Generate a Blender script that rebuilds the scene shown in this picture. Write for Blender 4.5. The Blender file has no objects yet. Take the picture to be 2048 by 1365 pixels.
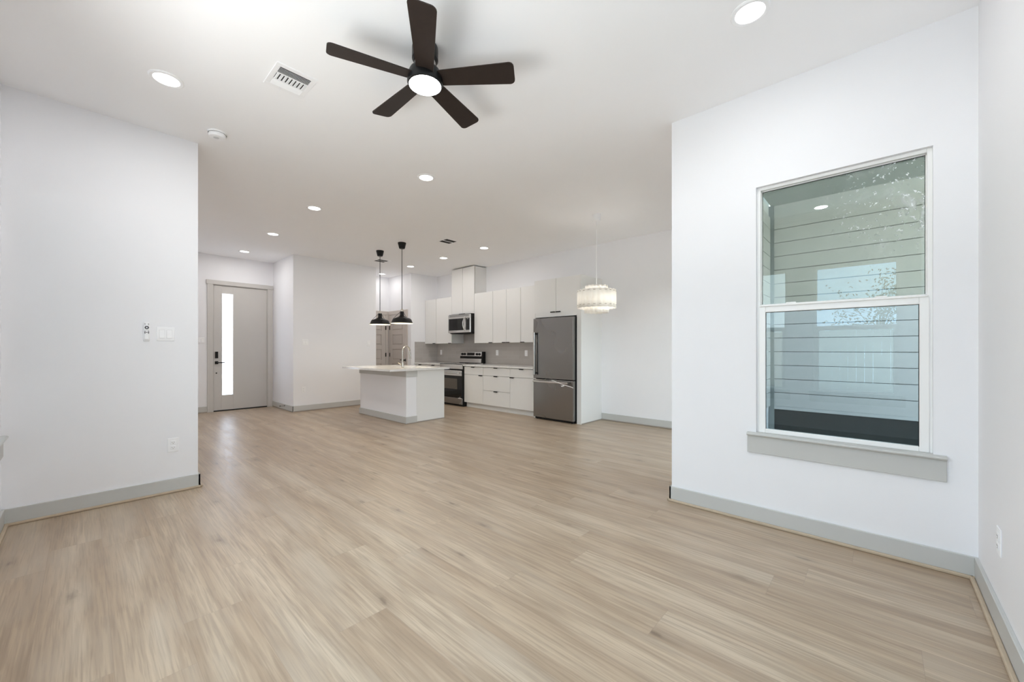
import bpy, bmesh, math, random
from mathutils import Vector, Matrix
PI = math.pi
random.seed(7)
SC = bpy.context.scene
COL = SC.collection

# ------------------------------------------------------------------ camera
F_PX, HORIZON, CAM_H = 791.0, 698.0, 1.20
TH = math.atan2(1755 - 1024, F_PX)                  # angle between view direction and +X
cam_d = bpy.data.cameras.new('camera')
cam_d.sensor_fit = 'HORIZONTAL'
cam_d.sensor_width = 36.0
cam_d.lens = 36.0 * F_PX / 2048.0
cam_d.shift_y = (HORIZON - 1365 / 2) / 2048.0
cam_d.clip_start = 0.02
cam = bpy.data.objects.new('camera', cam_d)
COL.objects.link(cam)
cam.location = (0, 0, CAM_H)
cam.rotation_euler = (PI / 2, 0, TH - PI / 2)
SC.camera = cam

# ------------------------------------------------------------------ exposure
SC.view_settings.view_transform = 'Standard'
SC.view_settings.look = 'None'
SC.view_settings.gamma = 1.0
SC.view_settings.use_curve_mapping = False
SC.view_settings.exposure = 0.32
SC.cycles.max_bounces = 14
SC.cycles.diffuse_bounces = 10
SC.cycles.glossy_bounces = 6
SC.cycles.transparent_max_bounces = 16
SC.cycles.sample_clamp_indirect = 6.0
SC.cycles.use_denoising = True
SC.cycles.caustics_reflective = False
SC.cycles.caustics_refractive = False
SC.cycles.blur_glossy = 0.5

SKY = 7.8          # daylight outside
LAMP = 4.1         # watts of each recessed downlight

# ------------------------------------------------------------------ node helper
def new_mat(name):
    m = bpy.data.materials.new(name)
    m.use_nodes = True
    nt = m.node_tree
    nt.nodes.clear()
    return m, nt

class NT:
    def __init__(s, nt): s.nt = nt
    def n(s, typ, ins=None, **kw):
        nd = s.nt.nodes.new(typ)
        for k, v in kw.items(): setattr(nd, k, v)
        for k, v in (ins or {}).items():
            if hasattr(v, 'is_linked') or isinstance(v, bpy.types.NodeSocket): s.nt.links.new(v, nd.inputs[k])
            else: nd.inputs[k].default_value = v
        return nd
    def math(s, op, a, b=None, c=None):
        ins = {0: a}
        if b is not None: ins[1] = b
        if c is not None: ins[2] = c
        return s.n('ShaderNodeMath', ins, operation=op).outputs[0]
    def mix(s, f, a, b):
        nd = s.nt.nodes.new('ShaderNodeMix'); nd.data_type = 'RGBA'
        for i, v in ((0, f), (6, a), (7, b)):
            if isinstance(v, bpy.types.NodeSocket): s.nt.links.new(v, nd.inputs[i])
            else: nd.inputs[i].default_value = v
        return nd.outputs[2]
    def ramp(s, f, stops):
        nd = s.nt.nodes.new('ShaderNodeValToRGB')
        s.nt.links.new(f, nd.inputs[0])
        e = nd.color_ramp.elements
        while len(e) < len(stops): e.new(0.5)
        for i, (p, c) in enumerate(stops):
            e[i].position = p; e[i].color = c if len(c) == 4 else (*c, 1)
        return nd.outputs[0]

def C4(c): return (c[0], c[1], c[2], 1.0)

# ------------------------------------------------------------------ world
w = bpy.data.worlds.new('sky'); SC.world = w; w.use_nodes = True
nt = w.node_tree; nt.nodes.clear(); N = NT(nt)
tc = N.n('ShaderNodeTexCoord').outputs['Generated']
sep = N.n('ShaderNodeSeparateXYZ', {0: tc})
grad = N.ramp(sep.outputs[2], [(0.0, (0.80, 0.88, 0.93)), (0.35, (0.66, 0.83, 0.96)), (1.0, (0.50, 0.72, 0.95))])
noi = N.n('ShaderNodeTexNoise', {'Vector': tc, 'Scale': 3.2, 'Detail': 5.0})
cl = N.ramp(noi.outputs[0], [(0.48, (0, 0, 0)), (0.72, (1, 1, 1))])
colr = N.mix(cl, grad, (0.95, 0.97, 0.98, 1))
low = N.math('LESS_THAN', sep.outputs[2], 0.0)                      # below the horizon: added glow that lights the ceiling from below
colr = N.mix(low, colr, (1.85, 1.83, 1.82, 1))
bg = N.n('ShaderNodeBackground', {'Color': colr, 'Strength': SKY})
out = N.n('ShaderNodeOutputWorld', {'Surface': bg.outputs[0]})

# ------------------------------------------------------------------ materials
def principled(name, col, rough=0.5, metal=0.0, spec=0.5, noise=None, bump=None, aniso=0.0, coat=0.0, trans=0.0, sss=0.0):
    m, nt = new_mat(name); N = NT(nt)
    base = C4(col)
    co = N.n('ShaderNodeTexCoord').outputs['Object']
    p = N.n('ShaderNodeBsdfPrincipled', {'Roughness': rough, 'Metallic': metal, 'Specular IOR Level': spec,
            'Anisotropic': aniso, 'Coat Weight': coat, 'Transmission Weight': trans})
    sc, amt = noise or (6.0, 0.03)
    nz = N.n('ShaderNodeTexNoise', {'Vector': co, 'Scale': sc, 'Detail': 3.0})
    dark = C4([c * (1 - amt) for c in col]); lite = C4([min(1, c * (1 + amt)) for c in col])
    nt.links.new(N.mix(nz.outputs[0], dark, lite), p.inputs['Base Color'])
    if bump:
        bs, st = bump
        b = N.n('ShaderNodeTexNoise', {'Vector': co, 'Scale': bs, 'Detail': 2.0})
        bn = N.n('ShaderNodeBump', {'Height': b.outputs[0], 'Strength': st, 'Distance': 0.002})
        nt.links.new(bn.outputs[0], p.inputs['Normal'])
    N.n('ShaderNodeOutputMaterial', {'Surface': p.outputs[0]})
    return m

def emissive(name, col, strength, base=(0.9, 0.9, 0.9)):
    m, nt = new_mat(name); N = NT(nt)
    p = N.n('ShaderNodeBsdfPrincipled', {'Base Color': C4(base), 'Roughness': 0.4,
            'Emission Color': C4(col), 'Emission Strength': strength})
    N.n('ShaderNodeOutputMaterial', {'Surface': p.outputs[0]})
    return m

def glass(name, tint, boost, dirt=0.0):
    m, nt = new_mat(name); N = NT(nt)
    tr = N.n('ShaderNodeBsdfTransparent', {'Color': C4(tint)})
    gl = N.n('ShaderNodeBsdfGlossy', {'Color': (0.90, 0.98, 1.0, 1), 'Roughness': 0.0})
    geo = N.n('ShaderNodeNewGeometry')
    cs = N.math('ABSOLUTE', N.n('ShaderNodeVectorMath', {0: geo.outputs['Normal'], 1: geo.outputs['Incoming']}, operation='DOT_PRODUCT').outputs['Value'])
    fr = N.math('ADD', 0.04, N.math('MULTIPLY', 0.96, N.math('POWER', N.math('SUBTRACT', 1.0, cs), 5.0)))
    f = N.math('MINIMUM', N.math('MULTIPLY', fr, boost), 1.0)
    mx = N.n('ShaderNodeMixShader', {0: f, 1: tr.outputs[0], 2: gl.outputs[0]}).outputs[0]
    if dirt > 0:                                     # dried splashes and wiped smears on the pane
        co = N.n('ShaderNodeTexCoord').outputs['Object']
        sp = N.n('ShaderNodeSeparateXYZ', {0: co})
        mp = N.n('ShaderNodeMapping', {'Vector': co, 'Scale': (1, 1.0, 1.0), 'Rotation': (0.6, 0, 0)})
        sm = N.n('ShaderNodeTexNoise', {'Vector': mp.outputs[0], 'Scale': 4.5, 'Detail': 6.0, 'Distortion': 1.8})
        smear = N.ramp(sm.outputs[0], [(0.52, (0, 0, 0)), (0.72, (1, 1, 1))])
        dr = N.n('ShaderNodeTexNoise', {'Vector': mp.outputs[0], 'Scale': 55.0, 'Detail': 3.0})
        drops = N.ramp(dr.outputs[0], [(0.62, (0, 0, 0)), (0.68, (1, 1, 1))])
        # where the pane was splashed: its upper corner (towards -Y), fading down and away
        ey = N.n('ShaderNodeMapRange', {0: sp.outputs[1], 1: 0.12, 2: -0.36, 3: 0.0, 4: 1.0}).outputs[0]
        ez = N.n('ShaderNodeMapRange', {0: sp.outputs[2], 1: 1.10, 2: 1.42, 3: 0.0, 4: 1.0}).outputs[0]
        area = N.math('MULTIPLY', ey, ez)
        k = N.math('ADD', N.math('MULTIPLY', smear, 0.35), N.math('MULTIPLY', drops, 0.9))
        edge = N.n('ShaderNodeMapRange', {0: sp.outputs[1], 1: -0.32, 2: -0.40, 3: 0.0, 4: 0.6}).outputs[0]
        k = N.math('ADD', N.math('MULTIPLY', k, area), N.math('MULTIPLY', N.math('MULTIPLY', edge, ez), smear))
        k = N.math('ADD', k, N.math('MULTIPLY', smear, 0.05))
        k = N.math('MINIMUM', N.math('MULTIPLY', k, dirt), 0.9)
        df = N.n('ShaderNodeBsdfDiffuse', {'Color': (0.88, 0.92, 0.93, 1)})
        mx = N.n('ShaderNodeMixShader', {0: k, 1: mx, 2: df.outputs[0]}).outputs[0]
    N.n('ShaderNodeOutputMaterial', {'Surface': mx})
    return m

def wood_floor():
    m, nt = new_mat('oak_vinyl_planks'); N = NT(nt)
    co = N.n('ShaderNodeTexCoord').outputs['Object']
    sp = N.n('ShaderNodeSeparateXYZ', {0: co})
    X, Y = sp.outputs[0], sp.outputs[1]
    PW, PL = 0.2183, 1.52
    u = N.math('DIVIDE', N.math('ADD', X, 0.142 + PW * 40), PW)
    row = N.math('FLOOR', u)
    fu = N.math('FRACT', u)
    rnd = N.n('ShaderNodeTexWhiteNoise', {1: row}, noise_dimensions='1D').outputs[0]
    v = N.math('DIVIDE', N.math('ADD', N.math('ADD', Y, 40.0), N.math('MULTIPLY', rnd, 3.3)), PL)
    colm = N.math('FLOOR', v)
    fv = N.math('FRACT', v)
    idv = N.n('ShaderNodeCombineXYZ', {0: row, 1: colm, 2: 0.0}).outputs[0]
    wn = N.n('ShaderNodeTexWhiteNoise', {0: idv}, noise_dimensions='2D')
    tone, rc = wn.outputs[0], wn.outputs[1]
    # grain coordinates: stretched along the plank, shifted per plank
    off = N.n('ShaderNodeVectorMath', {0: rc, 1: (37.0, 53.0, 11.0)}, operation='MULTIPLY').outputs[0]
    gco = N.n('ShaderNodeVectorMath', {0: co, 1: off}, operation='ADD').outputs[0]
    g1 = N.n('ShaderNodeTexNoise', {'Vector': N.n('ShaderNodeMapping', {'Vector': gco, 'Scale': (10.0, 0.9, 1.0)}).outputs[0],
             'Scale': 1.0, 'Detail': 5.0, 'Distortion': 0.8}).outputs[0]
    g2 = N.n('ShaderNodeTexNoise', {'Vector': N.n('ShaderNodeMapping', {'Vector': gco, 'Scale': (60.0, 2.4, 1.0)}).outputs[0],
             'Scale': 1.0, 'Detail': 4.0, 'Distortion': 0.4}).outputs[0]
    g3 = N.n('ShaderNodeTexNoise', {'Vector': N.n('ShaderNodeMapping', {'Vector': gco, 'Scale': (5.0, 1.2, 1.0)}).outputs[0],
             'Scale': 1.0, 'Detail': 3.0}).outputs[0]
    g4 = N.n('ShaderNodeTexNoise', {'Vector': N.n('ShaderNodeMapping', {'Vector': gco, 'Scale': (130.0, 4.0, 1.0)}).outputs[0],
             'Scale': 1.0, 'Detail': 3.0, 'Distortion': 0.2}).outputs[0]
    base = N.ramp(tone, [(0.0, (0.471, 0.365, 0.259)), (0.35, (0.499, 0.392, 0.281)), (0.7, (0.523, 0.417, 0.304)), (1.0, (0.542, 0.442, 0.329))])
    # each board runs browner along one side and washed pale along its heart
    side = N.math('ABSOLUTE', N.math('SUBTRACT', fu, N.math('ADD', 0.3, N.math('MULTIPLY', tone, 0.4))))
    sidem = N.math('MULTIPLY', N.n('ShaderNodeMapRange', {0: side, 1: 0.10, 2: 0.55, 3: 0.0, 4: 1.0}).outputs[0],
                   N.n('ShaderNodeMapRange', {0: g3, 1: 0.35, 2: 0.6, 3: 0.25, 4: 1.0}).outputs[0])
    c0 = N.mix(N.math('MULTIPLY', sidem, 0.75), base, (0.353, 0.249, 0.164, 1))
    c1 = N.mix(N.ramp(g1, [(0.36, (0.52, 0.52, 0.52)), (0.56, (0, 0, 0))]), c0, (0.330, 0.235, 0.157, 1))
    c2 = N.mix(N.ramp(g2, [(0.40, (0.42, 0.42, 0.42)), (0.60, (0, 0, 0))]), c1, (0.267, 0.195, 0.134, 1))
    c2 = N.mix(N.ramp(g4, [(0.38, (0.30, 0.30, 0.30)), (0.50, (0, 0, 0))]), c2, (0.220, 0.160, 0.115, 1))
    c3 = N.mix(N.ramp(g3, [(0.50, (0, 0, 0)), (0.75, (0.45, 0.45, 0.45))]), c2, (0.550, 0.478, 0.383, 1))
    # small dark knots and short checks
    kco = N.n('ShaderNodeVectorMath', {0: N.n('ShaderNodeMapping', {'Vector': gco, 'Scale': (3.0, 1.3, 1.0)}).outputs[0],
              1: N.n('ShaderNodeVectorMath', {0: N.n('ShaderNodeTexNoise', {'Vector': gco, 'Scale': 16.0, 'Detail': 3.0}).outputs[1], 1: (0.09, 0.09, 0.0)}, operation='MULTIPLY').outputs[0]}, operation='ADD').outputs[0]
    vor = N.n('ShaderNodeTexVoronoi', {'Vector': kco, 'Scale': 1.0}, voronoi_dimensions='2D')
    kn = N.ramp(vor.outputs['Distance'], [(0.018, (0.85, 0.85, 0.85)), (0.05, (0.35, 0.35, 0.35)), (0.16, (0, 0, 0))])
    kgate = N.math('GREATER_THAN', N.n('ShaderNodeSeparateColor', {0: vor.outputs['Color']}).outputs[0], 0.5)
    kstr = N.n('ShaderNodeMapRange', {0: g2, 1: 0.35, 2: 0.55, 3: 1.0, 4: 0.45}).outputs[0]
    c4 = N.mix(N.math('MULTIPLY', N.math('MULTIPLY', kn, kgate), kstr), c3, (0.157, 0.113, 0.081, 1))
    # seams
    du = N.math('MINIMUM', fu, N.math('SUBTRACT', 1.0, fu))
    dv = N.math('MULTIPLY', N.math('MINIMUM', fv, N.math('SUBTRACT', 1.0, fv)), PL / PW)
    d = N.math('MINIMUM', du, dv)
    seam = N.math('LESS_THAN', d, 0.0052)
    c5 = N.mix(N.math('MULTIPLY', seam, 0.30), c4, (0.25, 0.19, 0.145, 1))
    p = N.n('ShaderNodeBsdfPrincipled', {'Base Color': c5, 'Specular IOR Level': 0.5})
    ro = N.n('ShaderNodeMapRange', {0: g2, 1: 0.3, 2: 0.7, 3: 0.30, 4: 0.42})
    nt.links.new(ro.outputs[0], p.inputs['Roughness'])
    hgt = N.math('SUBTRACT', N.math('MULTIPLY', g2, 0.25), seam)
    bn = N.n('ShaderNodeBump', {'Height': hgt, 'Strength': 0.35, 'Distance': 0.0012})
    nt.links.new(bn.outputs[0], p.inputs['Normal'])
    N.n('ShaderNodeOutputMaterial', {'Surface': p.outputs[0]})
    return m

def siding_mat():
    return principled('painted_siding', (0.60, 0.60, 0.585), 0.7, noise=(9, 0.05), bump=(60, 0.3))

def tile_mat():
    m, nt = new_mat('grey_subway_tile'); N = NT(nt)
    co = N.n('ShaderNodeTexCoord').outputs['Object']
    sp = N.n('ShaderNodeSeparateXYZ', {0: co})
    run = N.math('ADD', sp.outputs[0], sp.outputs[1])
    vec = N.n('ShaderNodeCombineXYZ', {0: run, 1: sp.outputs[2], 2: 0.0}).outputs[0]
    br = N.n('ShaderNodeTexBrick', {'Vector': vec, 'Color1': (0.43, 0.40, 0.375, 1), 'Color2': (0.47, 0.44, 0.415, 1), 'Mortar': (0.53, 0.51, 0.49, 1),
             'Scale': 1.0, 'Mortar Size': 0.0015, 'Brick Width': 0.305, 'Row Height': 0.0765, 'Mortar Smooth': 0.1})
    p = N.n('ShaderNodeBsdfPrincipled', {'Base Color': br.outputs[0], 'Roughness': 0.22})
    bn = N.n('ShaderNodeBump', {'Height': br.outputs[1], 'Strength': 0.3, 'Distance': 0.001})
    bn.invert = True
    nt.links.new(bn.outputs[0], p.inputs['Normal'])
    N.n('ShaderNodeOutputMaterial', {'Surface': p.outputs[0]})
    return m

def quartz_mat():
    m, nt = new_mat('white_quartz'); N = NT(nt)
    co = N.n('ShaderNodeTexCoord').outputs['Object']
    nz = N.n('ShaderNodeTexNoise', {'Vector': co, 'Scale': 2.2, 'Detail': 7.0, 'Distortion': 2.2}).outputs[0]
    vein = N.ramp(nz, [(0.485, (0, 0, 0)), (0.5, (0.5, 0.5, 0.5)), (0.515, (0, 0, 0))])
    c = N.mix(vein, (0.80, 0.79, 0.77, 1), (0.52, 0.51, 0.49, 1))
    p = N.n('ShaderNodeBsdfPrincipled', {'Base Color': c, 'Roughness': 0.14})
    N.n('ShaderNodeOutputMaterial', {'Surface': p.outputs[0]})
    return m

def steel_mat(name, col, rough=0.3, axis=2):
    m, nt = new_mat(name); N = NT(nt)
    co = N.n('ShaderNodeTexCoord').outputs['Object']
    s = [140.0, 140.0, 140.0]; s[axis] = 1.5
    nz = N.n('ShaderNodeTexNoise', {'Vector': N.n('ShaderNodeMapping', {'Vector': co, 'Scale': s}).outputs[0], 'Scale': 1.0, 'Detail': 2.0}).outputs[0]
    lg = N.n('ShaderNodeTexNoise', {'Vector': co, 'Scale': 1.3, 'Detail': 1.0}).outputs[0]
    r = N.n('ShaderNodeMapRange', {0: N.math('ADD', N.math('MULTIPLY', nz, 0.04), lg), 1: 0.3, 2: 0.75, 3: rough * 0.85, 4: rough * 1.15}).outputs[0]
    p = N.n('ShaderNodeBsdfPrincipled', {'Base Color': C4(col), 'Roughness': r, 'Metallic': 1.0})
    N.n('ShaderNodeOutputMaterial', {'Surface': p.outputs[0]})
    return m

M = {}
M['wall'] = principled('white_wall_paint', (0.86, 0.86, 0.88), 0.6, spec=0.3, noise=(3, 0.008), bump=(220, 0.12))
M['ceil'] = principled('white_ceiling_paint', (0.93, 0.93, 0.94), 0.8, spec=0.2, noise=(3, 0.008), bump=(260, 0.12))
M['trim'] = principled('grey_trim_paint', (0.55, 0.55, 0.53), 0.45, noise=(5, 0.02))
M['doorp'] = principled('greige_door_paint', (0.59, 0.57, 0.545), 0.5, noise=(5, 0.02))
M['pantry'] = principled('taupe_door_paint', (0.57, 0.52, 0.48), 0.5, noise=(5, 0.02))
M['shoe'] = principled('natural_wood_shoe', (0.50, 0.40, 0.29), 0.55, noise=(30, 0.15))
M['floor'] = wood_floor()
M['cab'] = principled('white_cabinet_laminate', (0.79, 0.785, 0.77), 0.38, noise=(4, 0.01))
M['vinyl'] = principled('white_vinyl', (0.89, 0.89, 0.88), 0.35, noise=(4, 0.01))
M['plast'] = principled('white_plastic', (0.91, 0.91, 0.92), 0.3, noise=(20, 0.01))
M['plastg'] = principled('light_grey_plastic', (0.62, 0.62, 0.62), 0.4)
M['slot'] = principled('dark_slot', (0.04, 0.04, 0.04), 0.6)
M['black'] = principled('matte_black', (0.010, 0.0095, 0.009), 0.5, spec=0.25)
M['blackg'] = principled('black_glass', (0.008, 0.008, 0.008), 0.06, spec=0.35)
M['ovenwin'] = principled('oven_window_glass', (0.11, 0.095, 0.08), 0.08, spec=0.35)
M['blackmetal'] = principled('satin_black_metal', (0.018, 0.018, 0.019), 0.32, metal=0.6)
M['blade'] = principled('espresso_fan_blade', (0.024, 0.016, 0.013), 0.5, spec=0.3, noise=(25, 0.2))
M['steel'] = steel_mat('stainless_steel', (0.285, 0.277, 0.268), 0.27, 2)
M['steelb'] = steel_mat('bright_stainless', (0.62, 0.61, 0.59), 0.22, 1)
M['nickel'] = principled('brushed_nickel', (0.56, 0.52, 0.46), 0.25, metal=1.0)
M['quartz'] = quartz_mat()
M['tile'] = tile_mat()
M['glass'] = glass('window_glass', (0.78, 0.79, 0.785), 1.2)
M['glassb'] = glass('tinted_window_glass', (0.72, 0.80, 0.855), 1.2)
M['slider'] = glass('patio_door_glass', (0.95, 0.96, 0.955), 1.2)
M['glasst'] = glass('low_e_glass_upper', (0.54, 0.565, 0.535), 1.25, dirt=1.0)  # upper pane tinted darker to paint the patio roof's shade on the siding
M['glasst2'] = glass('low_e_glass_lower', (0.58, 0.62, 0.63), 1.25)
def frosted():
    m, nt = new_mat('frosted_door_glass'); N = NT(nt)
    tl = N.n('ShaderNodeBsdfTranslucent', {'Color': (0.95, 0.96, 1.0, 1)})
    tr = N.n('ShaderNodeBsdfTransparent', {'Color': (0.42, 0.44, 0.48, 1)})
    gl = N.n('ShaderNodeBsdfGlossy', {'Roughness': 0.05})
    a = N.n('ShaderNodeMixShader', {0: 0.35, 1: tl.outputs[0], 2: tr.outputs[0]})
    b_ = N.n('ShaderNodeMixShader', {0: 0.05, 1: a.outputs[0], 2: gl.outputs[0]})
    N.n('ShaderNodeOutputMaterial', {'Surface': b_.outputs[0]})
    return m
M['dglass'] = frosted()
M['siding'] = siding_mat()
M['sidtrim'] = principled('siding_trim', (0.60, 0.61, 0.60), 0.6)
M['soffit'] = principled('soffit_paint', (0.45, 0.48, 0.46), 0.7)
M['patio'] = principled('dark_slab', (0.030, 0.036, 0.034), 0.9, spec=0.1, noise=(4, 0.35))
M['ground'] = principled('lawn_ground', (0.22, 0.24, 0.14), 0.9, noise=(2, 0.3))
M['concrete'] = principled('pale_concrete', (0.62, 0.62, 0.62), 0.8, noise=(3, 0.06))
M['fence'] = principled('weathered_fence', (0.50, 0.45, 0.38), 0.8, noise=(8, 0.15))
M['leaf'] = principled('tree_leaves', (0.10, 0.14, 0.05), 0.7, noise=(4, 0.3))
M['bark'] = principled('tree_bark', (0.16, 0.12, 0.09), 0.85, noise=(10, 0.3))
M['film'] = principled('clear_plastic_film', (0.75, 0.75, 0.73), 0.2)
M['lens'] = emissive('lit_diffuser', (1.0, 0.985, 0.95), 6.0)
M['fanlens'] = emissive('lit_fan_diffuser', (0.93, 0.97, 1.0), 14.0)
M['shadein'] = emissive('lit_shade_inside', (1.0, 0.90, 0.62), 1.1, (0.9, 0.85, 0.7))
M['bulb'] = emissive('lit_bulb', (1.0, 0.88, 0.6), 6.0)
M['rubber'] = principled('white_rubber', (0.7, 0.7, 0.7), 0.6)

def shade_mat():
    m, nt = new_mat('frosted_shade'); N = NT(nt)
    d = N.n('ShaderNodeBsdfPrincipled', {'Base Color': (0.92, 0.91, 0.89, 1), 'Roughness': 0.45})
    t = N.n('ShaderNodeBsdfTranslucent', {'Color': (0.94, 0.92, 0.88, 1)})
    mx = N.n('ShaderNodeMixShader', {0: 0.45, 1: d.outputs[0], 2: t.outputs[0]})
    N.n('ShaderNodeOutputMaterial', {'Surface': mx.outputs[0]})
    return m
M['shade'] = shade_mat()

# ------------------------------------------------------------------ mesh helpers (world coordinates everywhere)
def B(): return bmesh.new()

def box(bm, x0, x1, y0, y1, z0, z1, b=0.0, seg=1):
    if x1 < x0: x0, x1 = x1, x0
    if y1 < y0: y0, y1 = y1, y0
    if z1 < z0: z0, z1 = z1, z0
    vs = [bm.verts.new(p) for p in ((x0,y0,z0),(x1,y0,z0),(x1,y1,z0),(x0,y1,z0),(x0,y0,z1),(x1,y0,z1),(x1,y1,z1),(x0,y1,z1))]
    fs = [bm.faces.new([vs[i] for i in f]) for f in ((0,3,2,1),(4,5,6,7),(0,1,5,4),(1,2,6,5),(2,3,7,6),(3,0,4,7))]
    if b > 0:
        es = list({e for f in fs for e in f.edges})
        bmesh.ops.bevel(bm, geom=es, offset=min(b, 0.45 * min(x1-x0, y1-y0, z1-z0)), segments=seg, profile=0.5, affect='EDGES')
    return bm

def lathe(bm, cx, cy, prof, n=40, cap=True, axis='z', cz=0.0):
    """prof: list of (r, z). axis z by default; 'x'/'y' turn the axis of revolution."""
    rings = []
    def P(r, a, z):
        c, s = r * math.cos(a), r * math.sin(a)
        if axis == 'z': return (cx + c, cy + s, z)
        if axis == 'x': return (z, cy + c, cz + s)
        return (cx + c, z, cz + s)
    for r, z in prof:
        if r < 1e-6: rings.append([bm.verts.new(P(0, 0, z))])
        else: rings.append([bm.verts.new(P(r, 2*PI*i/n, z)) for i in range(n)])
    for a, b in zip(rings, rings[1:]):
        if len(a) == 1 and len(b) == 1: continue
        for i in range(n):
            j = (i+1) % n
            if len(a) == 1: bm.faces.new((a[0], b[j], b[i]))
            elif len(b) == 1: bm.faces.new((a[i], a[j], b[0]))
            else: bm.faces.new((a[i], a[j], b[j], b[i]))
    if cap:
        for r_ in (rings[0], rings[-1]):
            if len(r_) > 1: bm.faces.new(r_)
    return bm

def tube(bm, pts, r, n=12, r2=None):
    pts = [Vector(p) for p in pts]
    rings = []
    up = Vector((0, 0, 1))
    t0 = (pts[1]-pts[0]).normalized()
    nrm = t0.orthogonal().normalized()
    for i, p in enumerate(pts):
        t = (pts[min(i+1, len(pts)-1)] - pts[max(i-1, 0)]).normalized()
        nrm = (nrm - t * nrm.dot(t)).normalized()
        bi = t.cross(nrm)
        rr = r if r2 is None else r + (r2-r) * i/(len(pts)-1)
        rings.append([bm.verts.new(p + nrm*rr*math.cos(2*PI*k/n) + bi*rr*math.sin(2*PI*k/n)) for k in range(n)])
    for a, b in zip(rings, rings[1:]):
        for i in range(n):
            j = (i+1) % n
            bm.faces.new((a[i], a[j], b[j], b[i]))
    bm.faces.new(rings[0]); bm.faces.new(rings[-1])
    return bm

def prism(bm, outline, fn, d0, d1):
    """extrude a 2D outline: fn(u, v, d) -> xyz"""
    a = [bm.verts.new(fn(u, v, d0)) for u, v in outline]
    b = [bm.verts.new(fn(u, v, d1)) for u, v in outline]
    n = len(outline)
    for i in range(n):
        j = (i+1) % n
        bm.faces.new((a[i], a[j], b[j], b[i]))
    bm.faces.new(a); bm.faces.new(b)
    return bm

ORG = {}
def obj(name, bm, mat, parent=None, label=None, smooth=None, flat_mats=None):
    bmesh.ops.recalc_face_normals(bm, faces=bm.faces)
    if parent is not None: origin = Vector(ORG[parent.name])
    else:
        xs = [v.co for v in bm.verts]
        lo = Vector([min(v[i] for v in xs) for i in range(3)]); hi = Vector([max(v[i] for v in xs) for i in range(3)])
        origin = Vector(((lo.x+hi.x)/2, (lo.y+hi.y)/2, lo.z))
        if name in NOORG or name.split('_')[0] in ('wall', 'floor', 'ceiling'): origin = Vector((0, 0, 0))
    for v in bm.verts: v.co -= origin
    me = bpy.data.meshes.new(name)
    bm.to_mesh(me); bm.free()
    me.materials.append(mat)
    o = bpy.data.objects.new(name, me)
    COL.objects.link(o)
    if parent is not None: o.parent = parent; ORG[o.name] = tuple(origin)
    else: o.location = origin; ORG[o.name] = tuple(origin)
    if smooth:
        for p in me.polygons: p.use_smooth = True
        try:
            me.set_sharp_from_angle(angle=math.radians(smooth))
        except Exception: pass
    if label: o['label'] = label
    return o
NOORG = {'backsplash', 'ground'}

def tag(o, label=None, cat=None, group=None, kind=None):
    if label: o['label'] = label
    if cat: o['category'] = cat
    if group: o['group'] = group
    if kind: o['kind'] = kind
    return o

def empty(name, loc):
    o = bpy.data.objects.new(name, None); COL.objects.link(o)
    o.location = loc; o.empty_display_size = 0.1
    ORG[o.name] = tuple(loc)
    return o

def thing(name, loc, label, cat, group=None):
    return tag(empty(name, loc), label, cat, group)

def lamp(name, typ, loc, energy, size, color, parent, rot=(0, 0, 0), spread=None):
    l = bpy.data.lights.new(name, typ); l.energy = energy; l.color = color
    if typ == 'AREA':
        l.shape = 'DISK'; l.size = size
        if spread: l.spread = spread
    else: l.shadow_soft_size = size
    o = bpy.data.objects.new(name, l); COL.objects.link(o)
    org = Vector(ORG[parent.name]); o.parent = parent; o.location = Vector(loc) - org; o.rotation_euler = rot
    return o

def copy_tree(root, loc):
    def cp(o, par):
        c = o.copy(); COL.objects.link(c)
        if par: c.parent = par
        for ch in [x for x in bpy.data.objects if x.parent == o]: cp(ch, c)
        return c
    c = cp(root, None); c.location = loc
    return c

H = 2.985
XW, YL, XK = 3.155, 4.335, 5.965       # window wall, left wall, kitchen wall
XR = -0.379                            # wall behind the camera
YR = -0.385                            # right wall
T = 0.15

def struct(name, bm, mat, label=None, **k):
    o = obj(name, bm, mat, **k); o['kind'] = 'structure'
    if label: o['label'] = label
    return o

# ------------------------------------------------------------------ shell
b = B(); box(b, XR-T, 3.305, YR-T, 1.195, -0.1, 0); box(b, XR-T, 6.1, 1.195, 9.4, -0.1, 0)
struct('floor', b, M['floor'], 'wide plank oak-look vinyl floor')
b = B(); box(b, XR-T, 3.305, YR-T, 1.045, H, H+0.12); box(b, XR-T, 6.1, 1.045, 9.4, H, H+0.12)
struct('ceiling', b, M['ceil'], 'smooth white ceiling')

def wall_holes_x(name, x0, x1, y0, y1, holes):
    """wall running along Y with rectangular openings (ya, yb, za, zb), sorted in y"""
    b = B(); y = y0
    for ya, yb, za, zb in holes:
        box(b, x0, x1, y, ya, 0, H)
        box(b, x0, x1, ya, yb, 0, za); box(b, x0, x1, ya, yb, zb, H)
        y = yb
    box(b, x0, x1, y, y1, 0, H)
    bmesh.ops.remove_doubles(b, verts=b.verts, dist=1e-5)
    return struct(name, b, M['wall'])

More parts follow.
